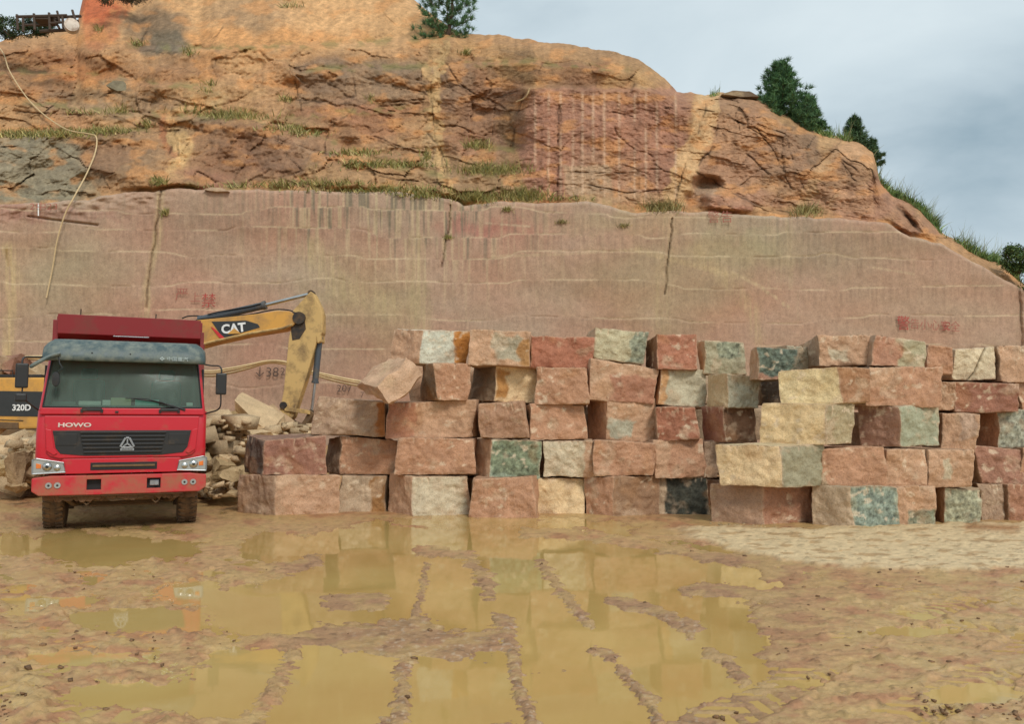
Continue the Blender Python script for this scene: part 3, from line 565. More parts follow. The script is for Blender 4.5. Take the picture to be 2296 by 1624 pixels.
def build_ground():
    s = np.concatenate([np.linspace(-1.15, -.70, 24), np.linspace(-.69, .69, 820), np.linspace(.70, 1.15, 24)])
    iy = np.concatenate([np.linspace(1 / 1.6, 1 / 3.7, 40)[:-1], np.linspace(1 / 3.7, 1 / 17., 430)[:-1], np.linspace(1 / 17., 1 / 27., 40)]); Y = 1 / iy
    X = s[None] * Y[:, None]; Yg = np.broadcast_to(Y[:, None], X.shape); P = np.stack([X, Yg, 0 * X], -1)
    px, py = PX(P); px = np.clip(px, -900, 3200); py = np.clip(py, 1000, 2100)
    f = ground_field(px, py)
    # near-water heights are tiny; mud rises a few centimetres
    z = np.where(f > 0, .006 * sst(0, .15, f) + .026 * np.clip(f, 0, 1), .05 * np.clip(f, -1, 0))
    land = sst(.02, .25, f)
    z = z + land * sst(-.05, .4, f) * (1 - .72 * sst(600, 720, px) * sst(1800, 1680, px)) * (.013 * fbm(X / .5, Yg / .4, 0, 4, 140) + .006 * fbm(X / .11, Yg / .10, 0, 3, 141) + .014 * np.clip(fbm(X / .12, Yg / .10, 0, 3, 142) - .28, 0, 1) * 3)
    # wheel ruts running away from the viewer to the left
    rut = np.sin((X + .75 * Yg) * 9 + 2 * fbm(X / 2., Yg / 2., 0, 2, 143)); z = z + land * .013 * rut * sst(900, 500, px) * sst(1190, 1260, py)
    # chevron tyre prints
    trk = np.zeros(X.shape)
    for a_, b_, h_ in (((-40, 1590), (430, 1300), .5), ((430, 1300), (760, 1195), .5), ((40, 1660), (560, 1350), .5), ((-60, 1420), (330, 1235), .5), ((-80, 1370), (260, 1215), .5), ((1560, 1640), (2000, 1390), .5), ((2000, 1390), (2400, 1290), .5), ((1900, 1660), (2380, 1420), .5), ((1560, 1290), (2340, 1440), .5), ((1700, 1270), (2340, 1370), .5), ((300, 1640), (480, 1420), .5)):
        A_, B_ = W(*a_, float(gdepth(a_[1]))), W(*b_, float(gdepth(b_[1]))); dx_, dy_ = B_[0] - A_[0], B_[1] - A_[1]; L_ = math.hypot(dx_, dy_); dx_, dy_ = dx_ / L_, dy_ / L_
        al = (X - A_[0]) * dx_ + (Yg - A_[1]) * dy_; ac = -(X - A_[0]) * dy_ + (Yg - A_[1]) * dx_ + .05 * np.sin(al * 1.3) ; inn = sst(.19, .16, np.abs(ac)) * sst(0, .3, al) * sst(L_, L_ - .3, al)
        ch = np.sin((al + np.abs(ac) * .8) / .085 * math.pi); vis = sst(-.35, .1, fbm(X / 1.1, Yg / 1.1, 0, 3, 145)); rim = np.exp(-((np.abs(ac) - .21) / .035) ** 2) * sst(0, .3, al) * sst(L_, L_ - .3, al)
        z = z + land * vis * (inn * (-.014 + .008 * np.clip(ch * 2, -1, 1)) + .014 * rim); trk = np.maximum(trk, vis * (inn * (.5 - .5 * np.clip(ch * 2, -1, 1)) + 0 * rim))
    # rise into the rubble behind the truck
    z = z + .9 * sst(17.5, 23.0, Yg) * sst(-2, -5, X) + .05 * fbm(X / 1.2, Yg / 1.2, 0, 3, 144) * sst(16, 18, Yg)
    n = fbm(px / 90., py / 26., 0, 4, 150)[..., None]
    c = np.ones(X.shape + (3,)) * C(186, 140, 92); c = c * (1 - sst(-.2, .4, n)) + C(176, 120, 80) * sst(-.2, .4, n)
    y_ = sst(-.05, .35, fbm(px / 120., py / 30., 4, 4, 151))[..., None]; c = c * (1 - .6 * y_) + C(190, 154, 94) * .6 * y_
    # red-pink wet crust on the small islands, in the middle
    isl = (sst(560, 700, px) * sst(1900, 1640, px) * sst(1225, 1260, py))[..., None]; c = c * (1 - .75 * isl) + C(160, 116, 84) * .75 * isl
    w_ = (sst(.28, .5, fbm(px / 16., py / 6., 0, 3, 152)) * sst(700, 900, px) * sst(1700, 1500, px) * sst(1350, 1420, py))[..., None]; c = c * (1 - .5 * w_) + C(196, 172, 150) * .5 * w_
    o_ = (np.exp(-((px - 330) / 260.) ** 2 - ((py - 1400) / 55.) ** 2) * sst(-.1, .3, fbm(px / 60., py / 20., 0, 3, 153)))[..., None]; c = c * (1 - .6 * o_) + C(186, 122, 74) * .6 * o_  # orange patch: the red truck's reflection put into the mud colour
    # cream silt spread in front of the right-hand stacks
    up_ = np.interp(px, [1480, 1600, 1800, 2300], [1186, 1182, 1190, 1172]); lo_ = np.interp(px, [1480, 1600, 1750, 1900, 2060, 2300], [1196, 1222, 1258, 1276, 1282, 1276])
    ww = py + 9 * fbm(px / 60., py / 10., 0, 4, 154); si = (sst(-2, 4, ww - up_) * sst(5, -3, ww - lo_) * sst(1470, 1600, px + 50 * fbm(px / 50., py / 9., 0, 3, 156)))[..., None]
    c = c * (1 - si) + C(214, 182, 140) * si
    br = (si[..., 0] * sst(.22, .4, fbm(px / 60., py / 8., 7, 3, 155)))[..., None] * .7; c = c * (1 - br) + C(172, 128, 80) * br
    z = z + si[..., 0] * .03
    r_ = np.exp(-(pdist(px, py, [(2170, 1188), (2280, 1192)]) / 9.) ** 2)[..., None] * .8; c = c * (1 - r_) + C(168, 112, 66) * r_
    # red soil shoulder right of the pool
    rd = (np.exp(-((px - 1760) / 110.) ** 2 - ((py - 1430) / 60.) ** 2) + np.exp(-((px - 1850) / 200.) ** 2 - ((py - 1310) / 26.) ** 2))[..., None] * .6; rd = np.clip(rd, 0, .8); c = c * (1 - rd) + C(166, 112, 74) * rd
    dk = (np.exp(-((px - 2200) / 120.) ** 2 - ((py - 1570) / 30.) ** 2) * sst(0, .2, fbm(px / 20., py / 8., 0, 3, 157)))[..., None] * .6; c = c * (1 - dk) + C(120, 74, 40) * dk
    c = c * (1 + .18 * fbm(px / 22., py / 8., 0, 4, 158))[..., None]
    c = c * (1 - .16 * (trk * land)[..., None])
    clod = sst(.3, .5, fbm(X / .12, Yg / .10, 0, 3, 142))[..., None] * land[..., None]; c = c * (1 - .32 * clod)
    film = sst(-.1, .3, fbm(px / 110., py / 24., 2, 4, 159)); wet = np.clip(1 - sst(0, .10, f) + .55 * film, 0, 1) * (1 - si[..., 0] * .8)
    shal = (film * .5)[..., None] * (1 - si); c = c * (1 - shal) + C(190, 154, 94) * shal
    edge = np.exp(-(f / .07) ** 2)[..., None] * (f > 0)[..., None]; c = c * (1 - .22 * edge)
    P[..., 2] = z
    n_, m_ = X.shape; V = P.reshape(-1, 3); Fc = gridfaces(n_, m_); cc = c.reshape(-1, 3); we = wet.reshape(-1)
    # the wide sheet around and behind
    q = np.array([-400, -120, -60, -35, -20, -8, 0, 8, 20, 35, 60, 120, 400.]); qx, qy = np.meshgrid(q, q); Q = np.stack([qx, qy, np.full(qx.shape, -.09)], -1).reshape(-1, 3)
    Fq = gridfaces(13, 13) + len(V); V = np.vstack([V, Q]); Fc = np.vstack([Fc, Fq]); cc = np.vstack([cc, np.tile(C(166, 124, 80), (len(Q), 1))]); we = np.concatenate([we, np.full(len(Q), .3)])
    o = mesh('ground', V, Fc, 'mud', smooth=True, col=np.clip(cc, .01, .9), wet=we); tag(o, 'wet rutted reddish brown quarry mud with clods and pale silt', 'ground', kind='structure')
    ws = mesh('puddle_water', [(-16, 1.2, 0), (16, 1.2, 0), (20, 17.2, 0), (-20, 17.2, 0)], [(0, 1, 2, 3)], 'muddy_water'); tag(ws, 'still ochre muddy water lying in shallow puddles', 'water', kind='structure')
build_ground()

# ================================================================ STONE BLOCKS
PK, RD, DP, MV, GP = (200, 156, 128), (192, 141, 113), (176, 124, 100), (176, 144, 124), (192, 164, 140)
WH, GR, BE, OR, GN, DK, CR, BR, LG = (206, 188, 166), (176, 164, 146), (228, 196, 156), (176, 112, 48), (134, 140, 124), (66, 66, 60), (218, 198, 172), (128, 92, 70), (178, 172, 156)
# row, xL, xC, xR, yTop, yBottom, tilt, front, side, patches[(u0,u1,v0,v1,colour)], description
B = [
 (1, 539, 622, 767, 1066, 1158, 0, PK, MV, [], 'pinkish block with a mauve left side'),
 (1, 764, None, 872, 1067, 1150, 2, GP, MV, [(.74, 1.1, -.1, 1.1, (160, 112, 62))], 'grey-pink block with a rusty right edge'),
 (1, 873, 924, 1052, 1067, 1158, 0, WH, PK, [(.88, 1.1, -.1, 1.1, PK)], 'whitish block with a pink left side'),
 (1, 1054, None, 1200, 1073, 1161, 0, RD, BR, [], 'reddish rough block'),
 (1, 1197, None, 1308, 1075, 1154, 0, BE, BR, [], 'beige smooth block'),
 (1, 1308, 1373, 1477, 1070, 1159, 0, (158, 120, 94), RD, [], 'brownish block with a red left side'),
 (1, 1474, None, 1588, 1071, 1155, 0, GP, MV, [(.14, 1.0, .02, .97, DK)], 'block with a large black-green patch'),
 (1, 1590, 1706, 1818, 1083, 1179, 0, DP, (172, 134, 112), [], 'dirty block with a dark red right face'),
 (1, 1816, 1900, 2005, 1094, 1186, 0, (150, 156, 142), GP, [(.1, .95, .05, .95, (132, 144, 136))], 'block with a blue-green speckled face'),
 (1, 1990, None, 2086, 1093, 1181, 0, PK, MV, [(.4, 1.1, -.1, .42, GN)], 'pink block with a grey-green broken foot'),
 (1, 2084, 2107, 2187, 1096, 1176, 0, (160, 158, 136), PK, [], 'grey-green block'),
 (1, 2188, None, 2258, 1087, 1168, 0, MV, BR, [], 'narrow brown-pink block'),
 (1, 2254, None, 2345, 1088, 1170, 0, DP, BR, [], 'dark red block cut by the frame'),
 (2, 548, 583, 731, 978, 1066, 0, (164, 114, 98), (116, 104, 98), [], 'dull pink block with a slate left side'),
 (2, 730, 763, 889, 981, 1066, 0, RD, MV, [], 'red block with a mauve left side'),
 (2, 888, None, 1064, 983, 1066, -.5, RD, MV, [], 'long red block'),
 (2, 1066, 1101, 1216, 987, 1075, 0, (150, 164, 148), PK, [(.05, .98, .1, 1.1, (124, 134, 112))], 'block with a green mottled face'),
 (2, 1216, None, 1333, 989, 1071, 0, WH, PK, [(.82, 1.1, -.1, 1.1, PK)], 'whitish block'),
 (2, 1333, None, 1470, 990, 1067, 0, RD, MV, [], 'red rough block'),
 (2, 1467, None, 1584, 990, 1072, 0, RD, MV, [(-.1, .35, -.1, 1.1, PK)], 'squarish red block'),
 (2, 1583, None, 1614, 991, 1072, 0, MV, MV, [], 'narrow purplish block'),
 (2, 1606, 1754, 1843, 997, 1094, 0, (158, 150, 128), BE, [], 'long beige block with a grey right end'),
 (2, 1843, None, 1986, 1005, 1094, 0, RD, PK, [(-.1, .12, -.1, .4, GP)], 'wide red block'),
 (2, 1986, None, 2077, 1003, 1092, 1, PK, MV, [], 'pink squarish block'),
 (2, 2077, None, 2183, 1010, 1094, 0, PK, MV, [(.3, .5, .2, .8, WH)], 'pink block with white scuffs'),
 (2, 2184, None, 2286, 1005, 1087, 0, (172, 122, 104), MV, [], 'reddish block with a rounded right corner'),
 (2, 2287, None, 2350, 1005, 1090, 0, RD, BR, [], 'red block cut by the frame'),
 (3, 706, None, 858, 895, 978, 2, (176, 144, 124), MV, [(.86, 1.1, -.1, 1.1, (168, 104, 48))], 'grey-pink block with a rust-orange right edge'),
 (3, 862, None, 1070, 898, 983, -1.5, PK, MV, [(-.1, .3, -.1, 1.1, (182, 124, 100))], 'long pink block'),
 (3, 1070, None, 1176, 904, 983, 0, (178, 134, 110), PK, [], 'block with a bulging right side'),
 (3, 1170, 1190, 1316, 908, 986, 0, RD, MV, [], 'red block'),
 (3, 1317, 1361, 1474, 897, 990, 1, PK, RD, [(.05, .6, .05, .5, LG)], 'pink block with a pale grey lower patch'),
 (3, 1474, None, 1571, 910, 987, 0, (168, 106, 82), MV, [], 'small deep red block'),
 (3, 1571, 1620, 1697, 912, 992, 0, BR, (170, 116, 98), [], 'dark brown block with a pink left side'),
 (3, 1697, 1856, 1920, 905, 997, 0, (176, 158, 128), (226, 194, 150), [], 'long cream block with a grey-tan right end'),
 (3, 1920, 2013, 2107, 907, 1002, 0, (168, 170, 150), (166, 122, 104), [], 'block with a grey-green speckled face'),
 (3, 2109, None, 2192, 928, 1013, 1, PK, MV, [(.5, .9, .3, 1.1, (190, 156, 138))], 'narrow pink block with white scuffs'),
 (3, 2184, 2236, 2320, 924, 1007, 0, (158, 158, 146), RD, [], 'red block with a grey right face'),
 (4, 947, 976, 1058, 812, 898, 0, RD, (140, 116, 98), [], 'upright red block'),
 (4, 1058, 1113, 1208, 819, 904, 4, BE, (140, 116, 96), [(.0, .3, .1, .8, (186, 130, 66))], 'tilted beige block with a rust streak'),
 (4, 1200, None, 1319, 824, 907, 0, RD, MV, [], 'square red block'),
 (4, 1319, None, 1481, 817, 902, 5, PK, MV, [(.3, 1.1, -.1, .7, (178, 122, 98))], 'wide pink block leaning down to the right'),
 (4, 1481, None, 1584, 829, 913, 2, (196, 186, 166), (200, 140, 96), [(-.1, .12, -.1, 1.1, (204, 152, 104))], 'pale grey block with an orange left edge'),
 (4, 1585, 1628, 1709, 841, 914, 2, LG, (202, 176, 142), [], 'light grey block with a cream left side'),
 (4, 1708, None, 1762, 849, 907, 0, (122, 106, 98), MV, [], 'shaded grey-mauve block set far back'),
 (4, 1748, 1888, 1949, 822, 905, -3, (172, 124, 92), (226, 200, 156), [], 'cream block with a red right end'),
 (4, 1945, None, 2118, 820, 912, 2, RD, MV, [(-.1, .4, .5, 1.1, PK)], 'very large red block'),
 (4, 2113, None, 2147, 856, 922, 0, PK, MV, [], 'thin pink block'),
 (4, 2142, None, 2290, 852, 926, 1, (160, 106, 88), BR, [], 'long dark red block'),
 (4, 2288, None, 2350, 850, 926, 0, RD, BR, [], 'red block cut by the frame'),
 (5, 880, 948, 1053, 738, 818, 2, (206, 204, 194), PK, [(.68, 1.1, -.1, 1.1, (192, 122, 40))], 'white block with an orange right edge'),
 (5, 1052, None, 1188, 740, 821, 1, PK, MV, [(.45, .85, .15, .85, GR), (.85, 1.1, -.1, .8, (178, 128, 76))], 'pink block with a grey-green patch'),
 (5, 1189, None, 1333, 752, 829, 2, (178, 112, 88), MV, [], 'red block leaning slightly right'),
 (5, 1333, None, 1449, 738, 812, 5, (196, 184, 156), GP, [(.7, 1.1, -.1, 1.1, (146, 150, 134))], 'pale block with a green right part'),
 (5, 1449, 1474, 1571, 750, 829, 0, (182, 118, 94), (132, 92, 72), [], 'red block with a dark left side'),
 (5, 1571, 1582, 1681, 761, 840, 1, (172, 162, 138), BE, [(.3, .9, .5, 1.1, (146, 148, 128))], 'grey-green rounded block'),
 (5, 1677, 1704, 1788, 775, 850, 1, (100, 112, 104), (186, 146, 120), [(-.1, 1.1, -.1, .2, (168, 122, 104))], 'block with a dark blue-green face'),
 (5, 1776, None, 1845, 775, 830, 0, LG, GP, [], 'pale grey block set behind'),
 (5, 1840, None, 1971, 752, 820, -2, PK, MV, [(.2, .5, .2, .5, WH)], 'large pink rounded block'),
 (5, 1969, None, 2083, 757, 822, 4, (184, 130, 106), MV, [(.5, 1.1, -.1, 1.1, (178, 166, 138))], 'pink block with a grey-tan right half'),
 (5, 2081, None, 2142, 774, 838, 0, RD, MV, [], 'small red block'),
 (5, 2140, None, 2245, 778, 852, -1, CR, GP, [], 'cream speckled block with a diagonal crack'),
 (5, 2245, None, 2320, 777, 856, 2, PK, MV, [], 'pink block at the right end')]
GL = np.array([(500, 1150), (540, 1156), (760, 1152), (900, 1158), (1300, 1158), (1480, 1158), (1590, 1160), (1706, 1179), (1900, 1186), (2000, 1182), (2100, 1176), (2200, 1168), (2350, 1170)], float)
ORD = ['first', 'second', 'third', 'fourth', 'fifth', 'sixth', 'seventh', 'eighth', 'ninth', 'tenth', 'eleventh', 'twelfth', 'thirteenth', 'fourteenth']
ROWN = {1: 'bottom', 2: 'second', 3: 'third', 4: 'fourth', 5: 'top'}
def block_mesh(Cn, seed, front, side, patches, nF, nS, rough=1., mort=0.):
    """Cn: 8 corners: bottom C,R,K,L then top C,R,K,L. faces: C-R front, L-C side"""
    Cn = np.array(Cn)
    fr = rng
    V = []; Fc = []; Cl = []; off = 0
    sizeU = np.linalg.norm(Cn[1] - Cn[0]); sizeW = np.linalg.norm(Cn[3] - Cn[0]); sizeV = Cn[4][2] - Cn[0][2]
    def P(u, v, w_):   # u: C->R, w: C->L, v: up
        p = ((u, v, w_)); a = 2 * u - 1; b = 2 * v - 1; c = 2 * w_ - 1
        # rounded, slightly chipped corners
        kx = 46 + 50 * pn(u * 3, v * 3, w_ * 3 + seed, 5)
        mxx = np.maximum(np.abs(a), np.maximum(np.abs(b), np.abs(c)))
        nn = (np.abs(a) ** kx + np.abs(b) ** kx + np.abs(c) ** kx) ** (1 / kx)
        g = mxx / np.maximum(nn, 1e-6); a, b, c = a * g, b * g, c * g; u, v, w_ = (a + 1) / 2, (b + 1) / 2, (c + 1) / 2
        bot = (Cn[0] * ((1 - u) * (1 - w_))[..., None] + Cn[1] * (u * (1 - w_))[..., None] + Cn[2] * (u * w_)[..., None] + Cn[3] * ((1 - u) * w_)[..., None])
        top = (Cn[4] * ((1 - u) * (1 - w_))[..., None] + Cn[5] * (u * (1 - w_))[..., None] + Cn[6] * (u * w_)[..., None] + Cn[7] * ((1 - u) * w_)[..., None])
        q = bot * (1 - v)[..., None] + top * v[..., None]
        x, y, z = q[..., 0], q[..., 1], q[..., 2]
        dsp = np.stack([.048 * fbm(x * 1.7, y * 1.7, z * 1.7 + seed, 2, 201) + .010 * fbm(x * 9, y * 9, z * 9 + seed, 3, 202),
                        .06 * fbm(x * 2.2, y * 2.2, z * 2.2 + seed, 3, 203) + .022 * fbm(x * 9, y * 9, z * 9 + seed, 4, 204, .6),
                        .020 * fbm(x * 1.9, y * 1.9, z * 1.9 + seed, 2, 205) + .010 * fbm(x * 10, y * 10, z * 10 + seed, 3, 206)], -1)
        return q + dsp * rough
    for kface in range(6):
        n, m = (nF if kface == 0 else nS) if kface in (0, 1) else (10, 10)
        if kface in (4, 5): n, m = 14, 22
        g1, g2 = np.meshgrid(np.linspace(0, 1, n), np.linspace(0, 1, m), indexing='ij'); o_, i_ = np.zeros_like(g1), np.ones_like(g1)
        if kface == 0: u, v, w_ = g2, g1, o_
        elif kface == 1: u, v, w_ = o_, g1, g2
        elif kface == 2: u, v, w_ = i_, g1, g2
        elif kface == 3: u, v, w_ = g2, g1, i_
        elif kface == 4: u, v, w_ = g2, i_, g1
        else: u, v, w_ = g2, o_, g1
        q = P(u, v, w_); x, y, z = q[..., 0], q[..., 1], q[..., 2]
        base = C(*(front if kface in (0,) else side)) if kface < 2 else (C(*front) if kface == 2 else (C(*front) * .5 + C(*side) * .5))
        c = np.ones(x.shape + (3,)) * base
        if kface == 0:
            for u0, u1, v0, v1, rgb in patches:
                uu = u + .13 * fbm(x * 3, y * 3, z * 3 + seed, 3, 210); vv = v + .15 * fbm(x * 3, y * 3, z * 3 + seed + 4, 3, 211)
                wgt = (sst(u0 - .03, u0 + .03, uu) * sst(u1 + .03, u1 - .03, uu) * sst(v0 - .04, v0 + .04, vv) * sst(v1 + .04, v1 - .04, vv))[..., None]; c = c * (1 - wgt) + C(*rgb) * wgt
        gn = ((c[..., 1] > c[..., 0] * 1.0) & (c[..., 1] < .36))[..., None]     # greenish mineral patches are strongly mottled
        mot = np.where(gn[..., 0], fbm(x * 11, y * 11, z * 11 + seed, 3, 222, .8), fbm(x * 5, y * 5, z * 5 + seed, 4, 212, .7))[..., None]
        c = c * (1 + np.where(gn, .9, .18) * mot)
        pal = sst(.22, .5, fbm(x * 2.6, y * 2.6, z * 2.6 + seed, 4, 213))[..., None] * .45; c = c * (1 - pal) + C(206, 176, 152) * pal * np.where(gn, .8, 1) + c * 0
        dk = sst(.25, .6, fbm(x * 4, y * 4, z * 4 + seed + 9, 4, 214))[..., None] * .35; c = c * (1 - dk) + c * dk * np.array([.62, .56, .52])
        drk = sst(.3, .6, fbm(x * 1.5, y * 1.5, z * 1.5 + seed + 3, 3, 215))[..., None] * .3; c = c * (1 - drk) + C(176, 122, 72) * drk
        if kface in (0, 1) and not front == BE:          # half-drill marks along the top edge, bleached scuffs
            sp = .115; L_ = (u * sizeU if kface == 0 else w_ * sizeW); g = L_ / sp; id_ = np.round(g); rr = pn(id_ * 1.37 + seed, 3.1, 0, 216)
            ln_ = .10 + .14 * np.abs(pn(id_ * 2.7 + seed, 9.1, 0, 217)) ; tk = np.exp(-((g - id_ + .15 * rr) * sp / .013) ** 2) * sst(ln_, ln_ * .6, (1 - v) * sizeV) * (rr > .02) * sst(-.2, .2, pn(u * 3 + seed, 1.3, 0, 221))
            c = c * (1 - .6 * tk[..., None]) + C(230, 200, 176) * .6 * tk[..., None]
            q[..., 1] += .02 * tk
            sc_ = (sst(.3, .5, fbm(x * 6, y * 6, z * 9 + seed, 3, 218)) * sst(-.1, .2, fbm(x * 1.2, y * 1.2, z * 1.2 + seed, 2, 219)))[..., None] * .6; c = c * (1 - sc_) + C(226, 202, 180) * sc_
        eu = np.minimum(np.minimum(u, 1 - u) * sizeU if kface in (0, 3, 4, 5) else np.minimum(w_, 1 - w_) * sizeW, np.minimum(v, 1 - v) * sizeV if kface < 4 else np.minimum(w_, 1 - w_) * sizeW)
        ed = sst(.03, .0, eu + .02 * fbm(x * 8, y * 8, z * 8, 2, 220))[..., None] * .4; c = c * (1 - ed) + C(206, 170, 146) * ed
        V.append(q.reshape(-1, 3)); Cl.append(c.reshape(-1, 3)); Fc.append(gridfaces(n, m) + off); off += n * m
        if kface in (1, 3, 5): Fc[-1] = Fc[-1][:, ::-1]
    return np.vstack(V), np.vstack(Fc), np.clip(np.vstack(Cl) * np.array([1.04, 1.0, .95]), .01, .9)
REAR = [(4, 915, None, 1120, 822, 900, 'shaded rear block behind the upright red block near the tilted boulder'), (3, 850, None, 1100, 905, 982, 'shaded rear block behind the long pink block'), (2, 740, None, 1000, 990, 1066, 'shaded rear block behind the mauve-sided red block'), (1, 770, None, 1060, 1072, 1150, 'shaded rear block low behind the whitish block with a pink side'),
 (4, 1150, None, 1400, 830, 905, 'shaded rear block behind the square red block'), (3, 1120, None, 1400, 912, 985, 'shaded rear block behind the bulging-sided block'), (2, 1030, None, 1300, 992, 1068, 'shaded rear block behind the green mottled block'), (1, 1080, None, 1400, 1078, 1150, 'shaded rear block behind the beige smooth block'),
 (3, 1430, None, 1720, 915, 988, 'shaded rear block behind the small deep red block'), (2, 1420, None, 1680, 994, 1068, 'shaded rear block behind the narrow purplish block'), (1, 1430, None, 1700, 1078, 1150, 'shaded rear block behind the black-green patched block'), (4, 1400, None, 1640, 840, 905, 'shaded rear block behind the pale grey block'),
 (3, 1880, None, 2200, 925, 1000, 'shaded rear block behind the grey-green speckled face'), (2, 1800, None, 2140, 1012, 1088, 'shaded rear block behind the wide red block'), (1, 1780, None, 2150, 1098, 1160, 'shaded rear block behind the blue-green speckled face'), (4, 1960, None, 2210, 850, 918, 'shaded rear block behind the thin pink block'), (1, 2120, None, 2360, 1094, 1150, 'shaded rear block behind the narrow brown-pink block'), (2, 2150, None, 2360, 1012, 1084, 'shaded rear block behind the reddish round-cornered block'), (3, 2150, None, 2360, 932, 1000, 'shaded rear block behind the grey-faced red block')]
def rear_blocks():
    for i, (row, a, _, b, yt, yb, lab) in enumerate(REAR):
        Y0 = float(gdepth(np.interp((a + b) / 2, GL[:, 0], GL[:, 1]))) + 1.75 + .1 * row; zt = float(W(a, yt, Y0)[2]); zb = float(W(a, yb, Y0)[2]) if row > 1 else -.06
        x0, x1 = float(W(a, 950, Y0)[0]), float(W(b, 950, Y0)[0]); q = [(x0, Y0), (x1, Y0 + .1), (x1, Y0 + 1.2), (x0, Y0 + 1.1)]
        cor = [(x, y, zb) for x, y in q] + [(x, y, zt) for x, y in q]; V, Fc, cl = block_mesh(cor, 400 + i * 3.1, (PK, RD, GP)[i % 3], MV, [], (16, 30), (12, 14))
        o = mesh('stone_block', V, Fc, 'granite', smooth=True, col=cl, loc=(np.mean([x0, x1]), Y0 + .6, zb)); tag(o, lab, 'stone block', 'rear blocks behind the front stacks')
rear_blocks()
cnt = {}
for bi, (row, xL, xC, xR, yT, yB, tilt, front, side, patches, desc) in enumerate(B):
    xc = xC if xC else xL
    if row == 1: Y0 = float(gdepth(yB))
    else:
        Y0 = float(gdepth(np.interp(xc, GL[:, 0], GL[:, 1]))) + .10 * (row - 1) + .13 * math.sin(bi * 2.3)
    if 'long beige' in desc or 'long cream' in desc or desc.startswith('cream block with a red'): Y0 -= .25
    if 'far back' in desc: Y0 += 1.0
    if 'set behind' in desc: Y0 += .8
    if desc.startswith('very large') or desc.startswith('large pink') : Y0 += .1
    zt = float(W(xc, yT, Y0)[2]); zb = float(W(xc, yB, Y0)[2])
    if row == 1: zb = -.06
    def gx(px, Y): return float(W(px, 950, Y)[0])
    cpt = np.array([gx(xc, Y0), Y0])
    if xC:
        dxl = gx(xC, Y0) - gx(xL, Y0); dxr = gx(xR, Y0) - gx(xC, Y0)
        t = min(.75, max(.10, dxl / 1.25)); Yl = Y0 + dxl / t * (.35 if dxl > .5 else .55); Yr = Y0 + dxr * t * .6
        l = np.array([gx(xL, Yl), Yl]); r = np.array([gx(xR, Yr), Yr])
        kpt = l + r - cpt
    else:
        Yr = Y0 + .10 * math.sin(bi * 1.7) ; r = np.array([gx(xR, Yr), Yr]); dv = r - cpt; nv = np.array([-dv[1], dv[0]]); nv = nv / np.linalg.norm(nv)
        dep = 1.15 + .15 * math.sin(bi); l = cpt + nv * dep; kpt = r + nv * dep
        if dv[0] < .5: r = cpt + dv
    cor = [np.array([p[0], p[1], zb]) for p in (cpt, r, kpt, l)] + [np.array([p[0], p[1], zt]) for p in (cpt, r, kpt, l)]
    cor = np.array(cor); jit = rng.normal(0, .03, (8, 3)); jit[:4, 2] *= .3; cor = cor + jit
    if tilt:
        cm = cor[:2].mean(0) * .5 + cor[4:6].mean(0) * .5; a = -R(tilt); dx, dz = cor[:, 0] - cm[0], cor[:, 2] - cm[2]
        cor[:, 0] = cm[0] + dx * math.cos(a) - dz * math.sin(a); cor[:, 2] = cm[2] + dx * math.sin(a) + dz * math.cos(a)
    V, Fc, cl = block_mesh(cor, bi * 3.7, front, side, patches, (36, 60), (30, 40))
    cnt[row] = cnt.get(row, 0) + 1
    if desc.startswith('cream speckled'):
        px, py = PX(V); dd = pdist(px, py, [(2155, 870), (2185, 835), (2200, 800), (2215, 770)]); cl = cl * (1 - .6 * np.exp(-(dd / 1.3) ** 2))[:, None]; V[:, 1] += .06 * np.exp(-(dd / 1.6) ** 2)
    if desc.startswith('beige smooth') : pass
    base = np.array([cor[:4, 0].mean(), cor[:4, 1].mean(), cor[:4, 2].min()])
    o = mesh('stone_block', V, Fc, 'granite', smooth=True, col=cl, loc=base)
    where = {1: 'in the bottom course', 2: 'in the second course', 3: 'in the third course', 4: 'in the fourth course', 5: 'in the top course'}[row]
    tag(o, f'{desc}, {ORD[cnt[row]-1]} from left {where}', 'stone block', 'quarried granite blocks stacked in courses')

# ---- angular rocks
def rock(name, pts, col, label, cat, group=None, seed=0, amp=.05, cuts=4, floor=None):
    bm = bmesh.new()
    for p in pts: bm.verts.new(tuple(float(c) for c in p))
    r_ = bmesh.ops.convex_hull(bm, input=bm.verts); bmesh.ops.delete(bm, geom=[g for g in r_['geom_interior'] if isinstance(g, bmesh.types.BMVert)], context='VERTS')
    bmesh.ops.triangulate(bm, faces=bm.faces)
    bmesh.ops.recalc_face_normals(bm, faces=bm.faces)
    bmesh.ops.subdivide_edges(bm, edges=bm.edges, cuts=cuts, use_grid_fill=True)
    bm.verts.index_update(); V = np.array([v.co[:] for v in bm.verts]); Fc = [[v.index for v in f.verts] for f in bm.faces]; bm.free()
    sz = np.ptp(V, axis=0).max(); q = V / max(sz, .3) * 3 + seed * 5
    V = V + amp * np.stack([fbm(q[:, 0], q[:, 1], q[:, 2], 3, 300), fbm(q[:, 0], q[:, 1], q[:, 2], 3, 301), fbm(q[:, 0], q[:, 1], q[:, 2], 3, 302)], -1)
    c = np.ones((len(V), 3)) * C(*col); n = fbm(V[:, 0] * 3, V[:, 1] * 3, V[:, 2] * 3 + seed, 4, 303)[:, None]; c = c * (1 + .28 * n)
    g = sst(.1, .45, fbm(V[:, 0] * 2, V[:, 1] * 2, V[:, 2] * 2 + seed, 3, 304))[:, None] * .4; c = c * (1 - g) + C(214, 182, 140) * g
    base = np.array([V[:, 0].mean(), V[:, 1].mean(), V[:, 2].min()])
    o = mesh(name, V, Fc, 'granite', smooth=False, col=np.clip(c, .01, .9), loc=base); return tag(o, label, cat, group)
